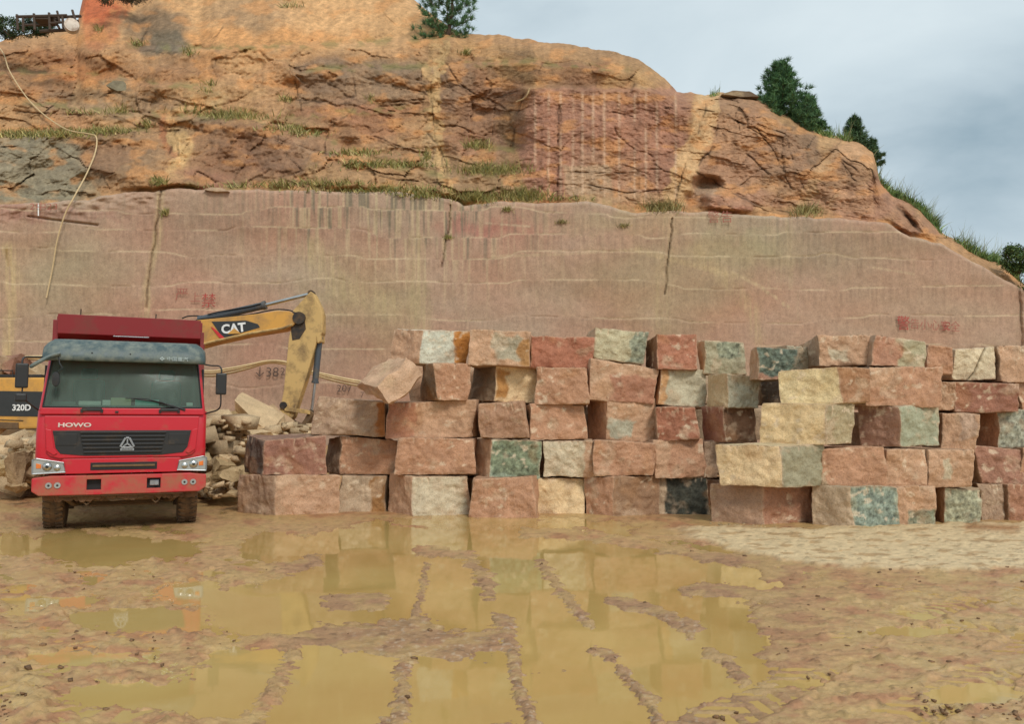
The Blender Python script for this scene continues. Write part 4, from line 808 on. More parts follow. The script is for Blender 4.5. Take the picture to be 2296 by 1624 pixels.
def rpts(cx_, cy_, w_, h_, Y, dep, seed, rot=0., n=16):
    """random angular boulder whose picture box is centred at cx,cy with size w,h at depth Y"""
    rr = np.random.default_rng(seed); c = W(cx_, cy_, Y); s = Y / F
    p = rr.normal(size=(n, 3)); p /= np.abs(p).max(1, keepdims=True) ** .75 * np.linalg.norm(p, axis=1, keepdims=True) ** .25; p *= np.array([w_ * s / 2, dep / 2, h_ * s / 2])
    a = R(rot); x, z = p[:, 0].copy(), p[:, 2].copy(); p[:, 0] = x * math.cos(a) - z * math.sin(a); p[:, 2] = x * math.sin(a) + z * math.cos(a)
    return c + p
rpts_ = rpts
# tilted boulder resting on the third course
bp = [(847, 867, 13.9), (912, 803, 14.1), (950, 843, 14.2), (918, 878, 14.0), (876, 906, 13.9), (797, 862, 14.9), (840, 822, 15.1), (874, 802, 15.2), (820, 886, 14.7), (940, 850, 15.3), (885, 893, 15.2)]
rock('boulder', [W(*q) for q in bp], (204, 160, 130), 'tilted squared tan and pink boulder balanced on top of the left block pile', 'boulder', None, 1, .07, 7)
# pale slabs and rubble between truck and blocks
def quadslab(name, ppx, Y0, Y1, thick, col, label, seed):
    """slab from 4 picture corners with depths"""
    P4 = [W(a, b, y) for (a, b), y in zip(ppx, (Y0, Y0, Y1, Y1))]; pts_ = P4 + [p + np.array([0, .2, -thick]) for p in P4]
    return rock(name, pts_, col, label, 'rock', 'quarry rubble around the truck', seed, .05, 5)
quadslab('rock_slab', [(524, 900), (600, 968), (640, 930), (545, 878)], 20.0, 20.8, .35, (206, 172, 134), 'long pale slab leaning down towards the excavator bucket', 2)
for i_, (a, b, w_, h_, Y, lab) in enumerate(((470, 962, 80, 44, 19.4, 'big pale boulder just right of the truck cab'), (560, 985, 90, 40, 18.6, 'broad cream boulder peeping over the slate-sided block'), (610, 990, 70, 36, 19.2, 'cream boulder in front of the excavator bucket'), (500, 1040, 70, 50, 17.4, 'large cream boulder stacked beside the truck bumper'))):
    rock('boulder', rpts_(a, b, w_, h_, Y, 1.2, 80 + i_), (214, 180, 140), lab, 'boulder', 'quarry rubble around the truck', 60 + i_, .06, 4)
quadslab('rock_slab', [(585, 930), (640, 975), (662, 945), (610, 905)], 20.4, 21.4, .35, (188, 150, 116), 'short pale slab beside the excavator bucket', 12)
RK = [ # cx cy w h Y depth rot colour label
 (505, 950, 120, 46, 20.5, 1.6, 8, (196, 164, 118), 'layered sandy boulder right of the truck mirror arm'),
 (530, 988, 110, 50, 19.6, 1.4, -6, (186, 150, 104), 'wide sandy rock behind the slate-sided block'),
 (490, 985, 60, 54, 18.9, 1., 20, (200, 168, 120), 'pale craggy rock beside the truck bonnet'),
 (520, 1012, 60, 34, 18.2, .9, 0, (188, 136, 84), 'orange-brown flat-topped rock beside the right headlight'),
 (505, 1062, 56, 66, 17.0, 1., -5, (178, 146, 104), 'upright tan rock right of the truck bumper'),
 (528, 1078, 52, 60, 16.4, .9, 10, (186, 154, 112), 'rounded tan rock leaning on the lowest left block'),
 (476, 1030, 46, 40, 17.6, .8, 30, (206, 180, 138), 'small cream rock behind the right headlight'),
 (474, 1080, 36, 60, 16.8, .7, 5, (160, 126, 88), 'narrow brown rock behind the right truck tyre'),
 (585, 965, 70, 32, 19.8, 1., 5, (192, 152, 110), 'flat tan rock under the pale slab'),
 (640, 970, 60, 30, 21, 1., 0, (168, 142, 112), 'grey-tan rock below the excavator bucket'),
 (560, 945, 50, 26, 21.4, .9, 0, (198, 166, 122), 'small cream rock behind the long slab'),
 (20, 1000, 60, 40, 20.5, 1.2, 0, (196, 160, 112), 'cream rock at the left edge behind the truck'),
 (62, 985, 50, 36, 20, 1., 12, (186, 150, 104), 'sandy rock under the excavator body'),
 (14, 1062, 54, 62, 17.6, 1.1, 0, (198, 168, 124), 'broad pale rock at the left frame edge'),
 (46, 1050, 36, 76, 17.0, .8, 8, (172, 138, 104), 'tall leaning rock left of the truck tyre'),
 (72, 1062, 44, 56, 17.4, .8, -14, (158, 124, 92), 'brown rock tucked behind the left bumper corner'),
 (78, 1020, 40, 34, 18.6, .8, 0, (188, 154, 112), 'small tan rock beside the left headlight'),
 (20, 965, 50, 24, 21.5, .9, 0, (180, 130, 84), 'orange-brown rock below the excavator tail'),
 (30, 1096, 50, 18, 16.2, .6, 0, (176, 140, 100), 'flat brown stone in the mud left of the tyre'),
 (530, 1108, 50, 12, 15.4, .5, 0, (176, 142, 100), 'flat stone in the mud by the left block'),
 (8, 828, 26, 60, 24.0, 1.5, 0, (170, 136, 112), 'tall block standing behind the excavator at the left edge'),
 (40, 826, 40, 64, 24.4, 1.5, 0, (150, 102, 84), 'dark red upright block behind the excavator'),
 (72, 838, 50, 44, 23.8, 1.2, 10, (196, 168, 134), 'pale rock behind the truck mirror')]
def flat_stone(x0, x1, y0, y1, dep, col, label, seed):
    Y = float(surf((x0 + x1) / 2, y1 + 3)) - .15
    q = [W(x0, (y0 + y1) / 2, Y), W(x0 + (x1 - x0) * .3, y0, Y), W(x0 + (x1 - x0) * .75, y0 + 1, Y), W(x1, y1 - 1, Y), W((x0 + x1) / 2, y1, Y)]
    return rock('flat_stone', q + [p + np.array([0, dep, 0]) for p in q], col, label, 'rock', None, seed, .03, 4)
flat_stone(1618, 1702, 203, 217, 1.6, (128, 104, 84), 'dark flat cap stone lying on the hilltop left of the largest pine', 91)
flat_stone(455, 512, 420, 429, .5, (190, 156, 130), 'thin pale flat stone lying on top of the sawn wall', 92)
flat_stone(238, 288, 180, 204, .8, (146, 134, 112), 'grey rounded stone half buried in the upper left slope', 93)
for i, (a, b, w_, h_, Y, dp, rot, colr, lab) in enumerate(RK):
    rock('rock', rpts(a, b, w_, h_, Y, dp, 50 + i, rot), colr, lab, 'rock', 'quarry rubble around the truck', i + 20, .06, 3)
# small rubble nobody could count
def pebbles(name, regs, label, seed, colr):
    rr = np.random.default_rng(seed); V = []; Fc = []; Cl = []; off = 0
    ico = bmesh.new(); bmesh.ops.create_cube(ico, size=1.7); bmesh.ops.triangulate(ico, faces=ico.faces); iv = np.array([v.co[:] for v in ico.verts]); ico.verts.index_update(); fi = np.array([[v.index for v in f.verts] for f in ico.faces]); ico.free()
    for (x0, x1, y0, y1, n, s0, s1, zf) in regs:
        A = rr.uniform(x0, x1, n); Bv = rr.uniform(y0, y1, n)
        if zf is None:
            ok = ground_field(A, Bv) > .14; A, Bv = A[ok], Bv[ok]; Pp = W(A, Bv, gdepth(Bv)); Pp[:, 2] = .012
        else: Pp = W(A, Bv, rr.uniform(zf[0], zf[1], n))
        for p in Pp:
            s = s0 * (s1 / s0) ** (rr.random() ** 1.6); q = iv * (1 + .22 * rr.normal(size=(len(iv), 3))) * np.array([1.15, .9, .55]) * s; ti = rr.normal(0, .35); q = np.stack([q[:, 0] * math.cos(ti) - q[:, 2] * math.sin(ti), q[:, 1], q[:, 0] * math.sin(ti) + q[:, 2] * math.cos(ti)], -1)
            an = rr.uniform(0, 6.28); q = np.stack([q[:, 0] * math.cos(an) - q[:, 1] * math.sin(an), q[:, 0] * math.sin(an) + q[:, 1] * math.cos(an), q[:, 2]], -1) + p
            V.append(q); Fc.append(fi + off); off += len(q); Cl.append(np.tile(C(*colr) * rr.uniform(.6, 1.15), (len(q), 1)))
    o = mesh(name, np.vstack(V), np.vstack(Fc), 'granite', smooth=False, col=np.vstack(Cl)); tag(o, label, name.replace('_', ' '), kind='stuff')
pebbles('mud_clods', [(0, 430, 1280, 1600, 90, .006, .020, None), (1600, 2296, 1300, 1624, 70, .006, .020, None), (430, 1600, 1200, 1624, 160, .006, .02, None), (0, 60, 1560, 1624, 40, .006, .016, None), (2060, 2296, 1550, 1620, 110, .005, .014, None), (1500, 2296, 1180, 1290, 60, .01, .035, None)], 'small dark clods and grit scattered over the mud', 5, (140, 102, 70))
pebbles('rubble', [(0, 95, 985, 1095, 200, .05, .34, (17.5, 20)), (455, 560, 940, 1105, 260, .05, .36, (17.2, 20)), (555, 700, 950, 985, 80, .05, .2, (19.5, 21.5)), (455, 545, 1085, 1112, 50, .04, .12, (15.8, 17.2))], 'broken sandy rubble heaped behind the truck', 6, (218, 184, 146))
pebbles('spilled_grit', [(1590, 1740, 1168, 1188, 160, .008, .028, None)], 'pale grit fallen at the foot of the dirty block', 8, (198, 168, 128))

# ================================================================ DUMP TRUCK  (local: x right, y back, z up, front at y=0)
TY = 12.5; TX = float(W(279, 950, TY)[0])
truck = thing('dump_truck', 'red dump truck with grey sun visor facing the camera in the mud', 'truck', (TX, TY, -.03), R(24)); truck.scale = (.965, .965, .965)
def T(name, mb, mat, parent=truck, smooth=False): return mb.build(name, mat, parent, smooth)
# cab shell as a loft of rounded rectangles, windscreen left open
secs = [(.95, 1.20, .03, 2.0, .10), (1.0, 1.225, .01, 2.0, .10), (1.25, 1.235, .0, 2.0, .10), (1.60, 1.235, .0, 2.0, .09), (1.88, 1.225, .03, 2.0, .08), (2.0, 1.21, .07, 2.0, .07), (2.78, 1.135, .31, 1.95, .07), (2.90, 1.11, .36, 1.92, .10), (2.98, 1.04, .45, 1.85, .12), (3.02, .85, .7, 1.7, .12)]
def ring(z, hw, yf, yb, r):
    P_ = []; nseg = 5
    for (cx_, cy_, a0) in ((-hw + r, yf + r, 180), (hw - r, yf + r, 270), (hw - r, yb - r, 0), (-hw + r, yb - r, 90)):
        for i in range(nseg): a = R(a0 + 90 * i / (nseg - 1)); P_.append((cx_ + r * math.cos(a), cy_ + r * math.sin(a), z))
    return P_
rings = [ring(*s_) for s_ in secs]; nn = 20
mb = MB(); Vv = [p for r_ in rings for p in r_]; Ff = []
for i in range(len(rings) - 1):
    for j in range(nn):
        if i == 5 and j == 4: continue          # windscreen opening
        Ff.append((i * nn + j, i * nn + (j + 1) % nn, (i + 1) * nn + (j + 1) % nn, (i + 1) * nn + j))
Ff.append(tuple((len(rings) - 1) * nn + j for j in range(nn))); Ff.append(tuple(range(nn))[::-1])
mb.add(Vv, Ff); cab = T('cab', mb, 'red_paint', smooth=True)
# hood panel with recess round the grille
T('hood_panel', MB().prism([(-1.02, 1.235), (-.90, 1.20), (.90, 1.20), (1.02, 1.235), (1.08, 1.30), (1.12, 1.86), (-1.12, 1.86), (-1.08, 1.30)], -.035, .03, 'y', .012), 'red_paint')
T('cowl', MB().prism([(-1.19, 1.885), (1.19, 1.885), (1.17, 1.985), (-1.17, 1.985)], -.02, .09, 'y', .012), 'red_paint')
T('front_panel', MB().prism([(-1.03, .955), (1.03, .955), (.84, 1.19), (-.84, 1.19)], -.03, .03, 'y', .01), 'red_paint')
# grille
gr = T('grille', MB().prism([(-1.0, 1.63), (1.0, 1.63), (.95, 1.36), (.88, 1.27), (.55, 1.235), (-.55, 1.235), (-.88, 1.27), (-.95, 1.36)], -.048, -.02, 'y', .006), 'black_plastic')
for sg in (-1, 1):
    T('grille_surround', MB().prism([(sg * 1.015, 1.64), (sg * 1.10, 1.66), (sg * 1.07, 1.32), (sg * .97, 1.25), (sg * .92, 1.28), (sg * .97, 1.36)], -.06, -.03, 'y', .008), 'red_paint')
for i in range(6):
    z = 1.60 - i * .062; hw = (.62 if i else .62) - .012 * i
    T('slat', MB().box(-hw, hw, -.078, -.045, z - .012, z + .012, .006), 'black_plastic', gr)
for sg in (-1, 1):
    T('louvre', MB().box(min(sg * .66, sg * .94), max(sg * .66, sg * .94), -.056, -.046, 1.40, 1.58, .004), 'black_plastic', gr)
# emblem: triangle of three strokes over a name bar
em = MB(); cx0, cz0 = .055, 1.40
def bar(p, q, w_, y0=-.098, y1=-.07):
    p, q = np.array(p), np.array(q); d_ = (q - p) / np.linalg.norm(q - p); n_ = np.array([-d_[1], d_[0]]) * w_ / 2
    return [tuple(p + n_), tuple(q + n_), tuple(q - n_), tuple(p - n_)]
for p, q, w_ in (((-.03, .11), (-.10, -.03), .03), ((.03, .11), (.10, -.03), .03), ((-.025, .11), (.025, .11), .025), ((0, .085), (0, .02), .022), ((0, .02), (-.06, -.025), .022), ((0, .02), (.06, -.025), .022), ((-.085, -.04), (.085, -.04), .022)):
    em.prism([(cx0 + a, cz0 + b) for a, b in bar(p, q, w_)], -.098, -.075, 'y', .003)
em.box(cx0 - .10, cx0 + .10, -.09, -.075, cz0 - .095, cz0 - .055, .003)
T('emblem', em, 'grey_metal')
text('emblem_lettering', 'SINOTRUK', .032, 'black_plastic', Matrix.Translation((cx0, -.093, cz0 - .075)) @ UPR, truck)
text('bonnet_lettering', 'HOWO', .088, 'badge_faded', Matrix.Translation((-.70, -.042, 1.715)) @ UPR, truck, .003, .006, sx=1.55)
# lower air slot
T('air_slot', MB().box(-.46, .50, -.04, -.025, 1.005, 1.125, .008), 'black_rubber')
T('slot_bar', MB().box(-.43, .47, -.055, -.035, 1.055, 1.09, .006), 'muddy_steel')
# bumper with two tow openings
bmp = MB()
bmp.prism([(-1.25, .70), (-1.15, .63), (-.50, .625), (-.50, .93), (-1.0, .935), (-1.25, .90)], -.07, .25, 'y', .018)
bmp.prism([(1.25, .70), (1.15, .63), (.56, .625), (.56, .93), (1.0, .935), (1.25, .90)], -.07, .25, 'y', .018)
bmp.box(-.30, .36, -.07, .22, .625, .93, .015); bmp.box(-.51, -.29, -.068, .22, .625, .70, .01); bmp.box(-.51, -.29, -.068, .22, .865, .928, .01)
bmp.box(.35, .57, -.068, .22, .625, .70, .01); bmp.box(.35, .57, -.068, .22, .865, .928, .01)
bump = T('bumper', bmp, 'red_bumper')
for x in (-.40, .46): T('tow_recess', MB().box(x - .105, x + .105, .03, .06, .69, .88, .004), 'black_rubber', bump)
T('tow_pin', MB().lathe([(.03, -.05), (.03, .03)], (.50, 0, .78), 'y', 12).box(.40, .54, -.0, .03, .74, .83, .01), 'grey_metal', bump)
T('frame_lip', MB().box(-.88, -.30, -.03, .2, .60, .628, .008).box(-.3, .9, -.03, .2, .595, .622, .008), 'muddy_steel', bump)
for x in (-1.02, -.90, .92, 1.05):
    fl = T('fog_lamp', MB().lathe([(.044, -.085), (.048, -.078), (.048, -.06)], (x, 0, .785), 'y', 20), 'lamp_reflector', bump, True)
    T('bulb', MB().lathe([(.012, -.095), (.018, -.086)], (x, 0, .785), 'y', 10), 'black_plastic', fl)
# headlights
for sg in (-1, 1):
    pts_ = [(sg * 1.245, .965), (sg * .80, .985), (sg * .83, 1.13), (sg * 1.20, 1.20), (sg * 1.25, 1.18)]
    hl = T('headlight', MB().prism(pts_, -.055, .03, 'y', .012), 'lamp_reflector')
    T('bezel', MB().tube([(p[0], -.06, p[1]) for p in pts_ + pts_[:1]], .011, 6), 'grey_metal', hl)
    T('lens', MB().lathe([(.012, -.09), (.035, -.085), (.062, -.07), (.070, -.055)], (sg * 1.05, 0, 1.075), 'y', 20), 'chrome', hl, True)
    T('pupil', MB().lathe([(.022, -.094), (.024, -.088)], (sg * 1.05, 0, 1.075), 'y', 12), 'black_plastic', hl)
    T('lens', MB().lathe([(.012, -.085), (.03, -.08), (.045, -.07), (.05, -.055)], (sg * .915, 0, 1.055), 'y', 20), 'chrome', hl, True)
    T('indicator', MB().prism([(sg * 1.13, 1.05), (sg * 1.20, 1.05), (sg * 1.20, 1.13), (sg * 1.13, 1.11)], -.066, -.05, 'y', .004), 'amber_plastic', hl)
# windscreen, slightly in front of the opening
def cabpt(x, t, dy=0.): return (x, .07 + .24 * t - .012 + dy, 2.0 + .78 * t)
gv = []; n1_, n2_ = 12, 8
for i in range(n2_ + 1):
    for j in range(n1_ + 1):
        t = i / n2_; hw = 1.155 - .075 * t; x = (2 * j / n1_ - 1) * hw; gv.append((x, cabpt(x, t)[1] - .03 * (1 - (x / hw) ** 2), 2.0 + .78 * t))
sc_glass = mesh('windscreen', gv, gridfaces(n2_ + 1, n1_ + 1), 'dusty_glass', truck, smooth=True)
ws = [cabpt(-1.155, 0, -.006), cabpt(1.155, 0, -.006), cabpt(1.08, 1, -.006), cabpt(-1.08, 1, -.006)]
T('windscreen_seal', MB().tube([ws[0], ws[1]], .016, 6).tube([ws[1], ws[2]], .014, 6).tube([ws[0], ws[3]], .014, 6).tube([ws[2], ws[3]], .016, 6), 'black_rubber')
# cab interior
T('dashboard', MB().box(-1.1, 1.1, .16, .55, 1.80, 2.03, .05), 'dash_plastic')
for x0, x1, y, z1, mt in ((-.68, -.36, .30, 2.10, 'paper'), (-.34, -.22, .3, 2.12, 'paper'), (-.22, .08, .32, 2.16, 'paper_tan'), (.14, .50, .30, 2.13, 'paper_teal'), (.92, 1.02, .28, 2.09, 'paper'), (-1.05, -.72, .3, 2.09, 'dash_plastic')):
    T('paper', MB().box(x0, x1, y - .09, y, 2.032, z1, .01), mt)
for x in (-.62, .62):
    st_ = T('seat', MB().box(x - .26, x + .26, .95, 1.5, 1.75, 1.95, .06).box(x - .25, x + .25, 1.4, 1.55, 1.9, 2.5, .06), 'seat_cloth')
    T('headrest', MB().box(x - .13, x + .13, 1.42, 1.53, 2.52, 2.70, .04), 'seat_cloth', st_)
an = [(.60 + .21 * math.cos(a), .62 + .10 * math.sin(a), 2.16 + .17 * math.sin(a)) for a in np.linspace(0, 2 * math.pi, 25)]
T('steering_wheel', MB().tube(an, .016, 6).tube([(.6, .62, 2.16), (.6, .5, 1.95)], .025, 6).tube([(.40, .62, 2.16), (.80, .62, 2.16)], .014, 6), 'black_rubber')
# sun visor
def visor():
    V = []; prof = [(2.735, -.02), (2.745, -.05), (2.82, -.05), (2.96, .03), (3.05, .13), (3.085, .26), (3.08, .40)]
    xs = np.concatenate([[-1.19, -1.175, -1.14], np.linspace(-1.05, 1.05, 15), [1.14, 1.175, 1.19]])
    for x in xs:
        e = max(0, (abs(x) - 1.02) / .17); 
        for z, y in prof: V.append((x, y + .10 * e ** 2 + .02, z - .10 * e ** 2 * (z - 2.73) / .3))
    return mesh('sun_visor', V, gridfaces(len(xs), len(prof)), 'visor_plastic', truck, smooth=True)
vs = visor(); sm = vs.modifiers.new('solid', 'SOLIDIFY'); sm.thickness = .02; sm.offset = 0
for x in (-.86, .86): T('mounting_slot', MB().box(x - .08, x + .08, .085, .10, 2.985, 3.003, .004), 'black_rubber', vs)
text('visor_lettering', '❖ 中国重汽', .072, 'visor_text', Matrix.Translation((.70, -.052, 2.795)) @ Matrix.Rotation(R(6), 4, 'X') @ UPR, truck, .0005, .002, sx=1.15)
for x in (-.5, .05): T('visor_bolt', MB().lathe([(.012, -.05), (.012, -.02)], (x, .02, 2.86), 'y', 8), 'black_rubber', vs)
# wipers
for x in (-.47, .66):
    wp = T('wiper', MB().box(x - .14, x + .14, -.06, .0, 1.935, 1.985, .012), 'black_plastic')
    T('bracket', MB().box(x - .16, x - .12, -.05, .02, 1.91, 1.97, .008).box(x + .12, x + .16, -.05, .02, 1.91, 1.97, .008), 'black_plastic', wp)
T('wiper', MB().tube([(.90, -.03, 1.96), (.70, .0, 2.03), (.42, .03, 2.10), (.12, .03, 2.135)], [.02, .016, .013, .008], 6).tube([(.0, .02, 2.145), (.3, .025, 2.14), (.55, .0, 2.08), (.78, -.02, 1.98)], .008, 5), 'black_rubber')
T('washer_jet', MB().box(-.14, -.09, -.04, -.01, 1.91, 1.94, .006), 'black_plastic')
# mirrors
mr_ = T('mirror', MB().box(-1.52, -1.345, -.16, -.10, 2.28, 2.66, .025), 'black_plastic')
T('mirror_arm', MB().tube(smoothpts([(-1.14, .10, 2.78), (-1.30, -.02, 2.77), (-1.42, -.10, 2.75), (-1.44, -.12, 2.64)]), .014, 6), 'black_plastic', mr_)
T('mirror_link', MB().tube([(-1.42, -.12, 2.30), (-1.42, -.12, 2.18)], .012, 6), 'black_plastic', mr_)
mr2 = T('mirror', MB().box(-1.51, -1.35, -.20, -.12, 2.07, 2.20, .03), 'black_plastic')
T('mirror_arm', MB().tube(smoothpts([(-1.40, -.12, 2.12), (-1.30, .0, 2.02), (-1.22, .1, 1.95)]), .012, 6), 'black_plastic', mr2)
mr3 = T('mirror', MB().box(1.355, 1.525, -.16, -.10, 2.22, 2.58, .025), 'black_plastic')
T('mirror_arm', MB().tube(smoothpts([(1.16, .10, 2.74), (1.28, -.02, 2.71), (1.40, -.10, 2.70), (1.44, -.12, 2.64), (1.44, -.12, 2.56)]), .013, 6), 'black_plastic', mr3)
T('mirror_arm', MB().tube(smoothpts([(1.44, -.12, 2.24), (1.44, -.12, 2.05), (1.40, -.06, 1.97), (1.30, .03, 1.93), (1.20, .10, 1.90)]), .013, 6), 'black_plastic', mr3)
fm = T('front_mirror', MB().lathe([(.01, -.01), (.055, -.005), (.06, .01), (.055, .03)], (-.98, -.10, 2.43), 'y', 16), 'black_plastic')
for v in fm.data.vertices: v.co.z = 2.43 + (v.co.z - 2.43) * 2.0
T('mirror_arm', MB().tube(smoothpts([(-.96, -.03, 2.78), (-.94, -.08, 2.68), (-.90, -.10, 2.60), (-.95, -.10, 2.55)]), .010, 6), 'black_plastic', fm)
T('mirror_hood', MB().tube(smoothpts([(-.94, -.06, 2.84), (-1.08, -.10, 2.78), (-1.22, -.16, 2.68), (-1.33, -.14, 2.60)]), [.03] * 18 + [.02], 8), 'visor_plastic')
# doors at the sides
for sg in (-1, 1):
    dr = T('door', MB().prism([(.35, 1.25), (1.35, 1.25), (1.35, 1.95), (.35, 1.95)], sg * 1.225, sg * 1.25, 'x', .008), 'red_paint')
    T('door_window', MB().prism([(.42, 2.02), (1.3, 2.02), (1.25, 2.68), (.55, 2.68)], sg * 1.17, sg * 1.205, 'x', .006), 'black_rubber', dr)
    T('handle', MB().box(sg * 1.26 - .015, sg * 1.26 + .015, .95, 1.15, 1.60, 1.63, .006), 'black_plastic', dr)
    T('mudguard', MB().tube([(sg * 1.02, .98 + .66 * math.cos(a), .55 + .62 * math.sin(a)) for a in np.linspace(R(25), R(155), 9)], .09, 8), 'dark_steel')
# wheels
def wheel(x, y, wdt, sg):
    rr_ = .54; prof = [(.30, -wdt / 2), (.46, -wdt / 2), (.51, -wdt / 2 + .02), (rr_, -wdt / 2 + .05), (rr_, wdt / 2 - .05), (.51, wdt / 2 - .02), (.46, wdt / 2), (.30, wdt / 2)]
    wh = thing('wheel', None, None); wh.parent = truck; wh.location = (x, y, rr_)
    ty = MB().lathe(prof, (0, 0, 0), 'x', 40)
    for i in range(36):
        a = 2 * math.pi * i / 36; M = Matrix.Rotation(a, 4, 'X')
        for s in (-1, 1): ty.box(s * wdt * .30 - .055, s * wdt * .30 + .055, -.022, .022, rr_ - .02, rr_ + .016, .005, M @ Matrix.Rotation(R(14 * s), 4, 'Z'))
    ty.build('tyre', 'tyre', wh)
    MB().lathe([(.04, sg * .10), (.10, sg * .10), (.14, sg * .04), (.26, sg * .02), (.30, sg * wdt * .42)], (0, 0, 0), 'x', 24).build('rim', 'dark_steel', wh)
for sg in (-1, 1):
    wheel(sg * 1.0, .95, .31, sg); 
    for yy in (5.0, 6.4): wheel(sg * .96, yy, .56, sg)
# underside
T('front_axle', MB().tube(smoothpts([(-.95, .95, .52), (-.6, .95, .50), (-.4, .95, .42), (.4, .95, .42), (.6, .95, .50), (.95, .95, .52)]), .055, 8), 'muddy_steel')
T('chassis_rail', MB().box(-.46, -.36, .10, 8.0, .70, .98, .01), 'dark_steel'); T('chassis_rail', MB().box(.36, .46, .10, 8.0, .70, .98, .01), 'dark_steel')
for sg in (-1, 1):
    T('leaf_spring', MB().tube(smoothpts([(sg * .48, .15, .66), (sg * .48, .5, .52), (sg * .48, .95, .48), (sg * .48, 1.4, .52), (sg * .48, 1.8, .64)]), .05, 6), 'muddy_steel')
    T('tow_shackle', MB().tube([(sg * .50 - .03 * 1, .12, .62), (sg * .50 - .05, .10, .50), (sg * .50, .08, .46), (sg * .50 + .05, .10, .50), (sg * .50 + .03, .12, .62)], .014, 6), 'muddy_steel')
T('under_guard', MB().box(-.42, .46, .15, .9, .50, .61, .03).prism([(-.30, .62), (.42, .62), (.30, .53), (-.16, .50)], .06, .14, 'y', .012), 'muddy_steel')
mud = MB(); rm = random.Random(4)
for i in range(34):
    x = -1.05 + 2.1 * i / 33 + rm.uniform(-.02, .02); w_ = rm.uniform(.05, .12); mud.prism([(x - w_, .64), (x + w_, .64), (x + w_ * rm.uniform(.7, 1.), .58 - rm.uniform(0, .04)), (x + w_ * .3, .55 - rm.uniform(0, .05)), (x - w_ * .4, .56 - rm.uniform(0, .06)), (x - w_ * rm.uniform(.7, 1.), .59 - rm.uniform(0, .03))], .03 + rm.uniform(0, .08), .22, 'y', .012)
T('mud_cake', mud, 'mud_crust')
for sg in (-1, 1): T('mud_flap', MB().box(sg * 1.0 - .2, sg * 1.0 + .2, 1.75, 1.78, .25, .95, .01), 'tyre')
T('steering_rod', MB().tube([(-.8, 1.15, .42), (.8, 1.15, .42)], .022, 6).tube([(-.5, .6, .40), (.55, .6, .40)], .02, 6), 'muddy_steel')
T('sump', MB().box(-.32, .34, 1.1, 1.9, .36, .8, .06), 'dark_steel')
T('rear_axle', MB().tube([(-.9, 5.0, .54), (.9, 5.0, .54)], .11, 10).tube([(-.9, 6.4, .54), (.9, 6.4, .54)], .11, 10).lathe([(.1, -.2), (.27, -.08), (.27, .08), (.1, .2)], (0, 5.0, .54), 'x', 16), 'dark_steel')
T('cab_mount', MB().box(-.95, .95, .25, .45, .62, .72, .02).tube([(-.95, .3, .66), (-.72, .5, .44), (-.60, .9, .44)], .035, 6).tube([(.95, .3, .66), (.74, .5, .46), (.60, .9, .44)], .035, 6), 'muddy_steel')
T('hose', MB().tube(smoothpts([(.62, .15, .62), (.74, .14, .56), (.86, .18, .56), (.90, .25, .62)]), .012, 6), 'dark_steel')
# dump body
db = MB(); db.box(-1.22, 1.22, 2.35, 8.1, 1.35, 1.45, .01); db.box(-1.24, 1.24, 2.30, 2.38, 1.35, 3.70, .01)
for sg in (-1, 1): db.box(min(sg * 1.16, sg * 1.24), max(sg * 1.16, sg * 1.24), 2.38, 8.1, 1.45, 3.35, .01)
db.box(-1.2, 1.2, 8.0, 8.1, 1.35, 3.3, .01)
dbo = T('dump_body', db, 'dark_red_paint')
T('canopy', MB().prism([(2.05, 3.36), (2.30, 3.28), (2.30, 3.66), (2.02, 3.71)], -1.20, 1.20, 'x', .01), 'dark_red_paint', dbo)
for i in range(7):
    for sg in (-1, 1): T('rib', MB().box(min(sg * 1.24, sg * 1.30), max(sg * 1.24, sg * 1.30), 2.5 + i * .88, 2.62 + i * .88, 1.4, 3.3, .01), 'dark_red_paint', dbo)
T('front_rib', MB().box(-1.24, 1.24, 2.24, 2.31, 3.05, 3.14, .01).box(-1.29, -1.20, 2.20, 2.31, 1.4, 3.62, .012).box(1.20, 1.27, 2.20, 2.31, 1.4, 3.5, .012), 'dark_red_paint', dbo)
T('bare_edge', MB().box(-.30, .30, 2.03, 2.05, 3.335, 3.35, .002), 'grey_metal', dbo)
T('hydraulic_ram', MB().lathe([(.12, 1.0), (.12, 2.6), (.09, 2.6), (.09, 3.0)], (0, 2.15, 0), 'z', 16), 'dark_steel')
for p in ((-.86, 3.705), (.40, 3.68)): T('rod', MB().tube([(p[0], 2.2, p[1] - .05), (p[0] + .01, 2.2, p[1] + .13)], .012, 5), 'dark_steel', dbo)

# ================================================================ EXCAVATOR
EY = 22.0; eo = W(215, 950, EY); eo = np.array([eo[0], eo[1], .45])
exc = thing('excavator', 'yellow tracked excavator behind the red truck, arm reaching down to the rubble', 'excavator', eo)
def E(name, mb, mat, parent=exc, smooth=False): return mb.build(name, mat, parent, smooth, org=eo)
def wp_(a, b, Y=EY): p = W(a, b, Y); return (p[0], p[2])
def plate(pix, y0, y1, name, mat, parent=exc, ch=.02): return E(name, MB().prism([wp_(a, b) for a, b in pix], y0, y1, 'y', ch), mat, parent)
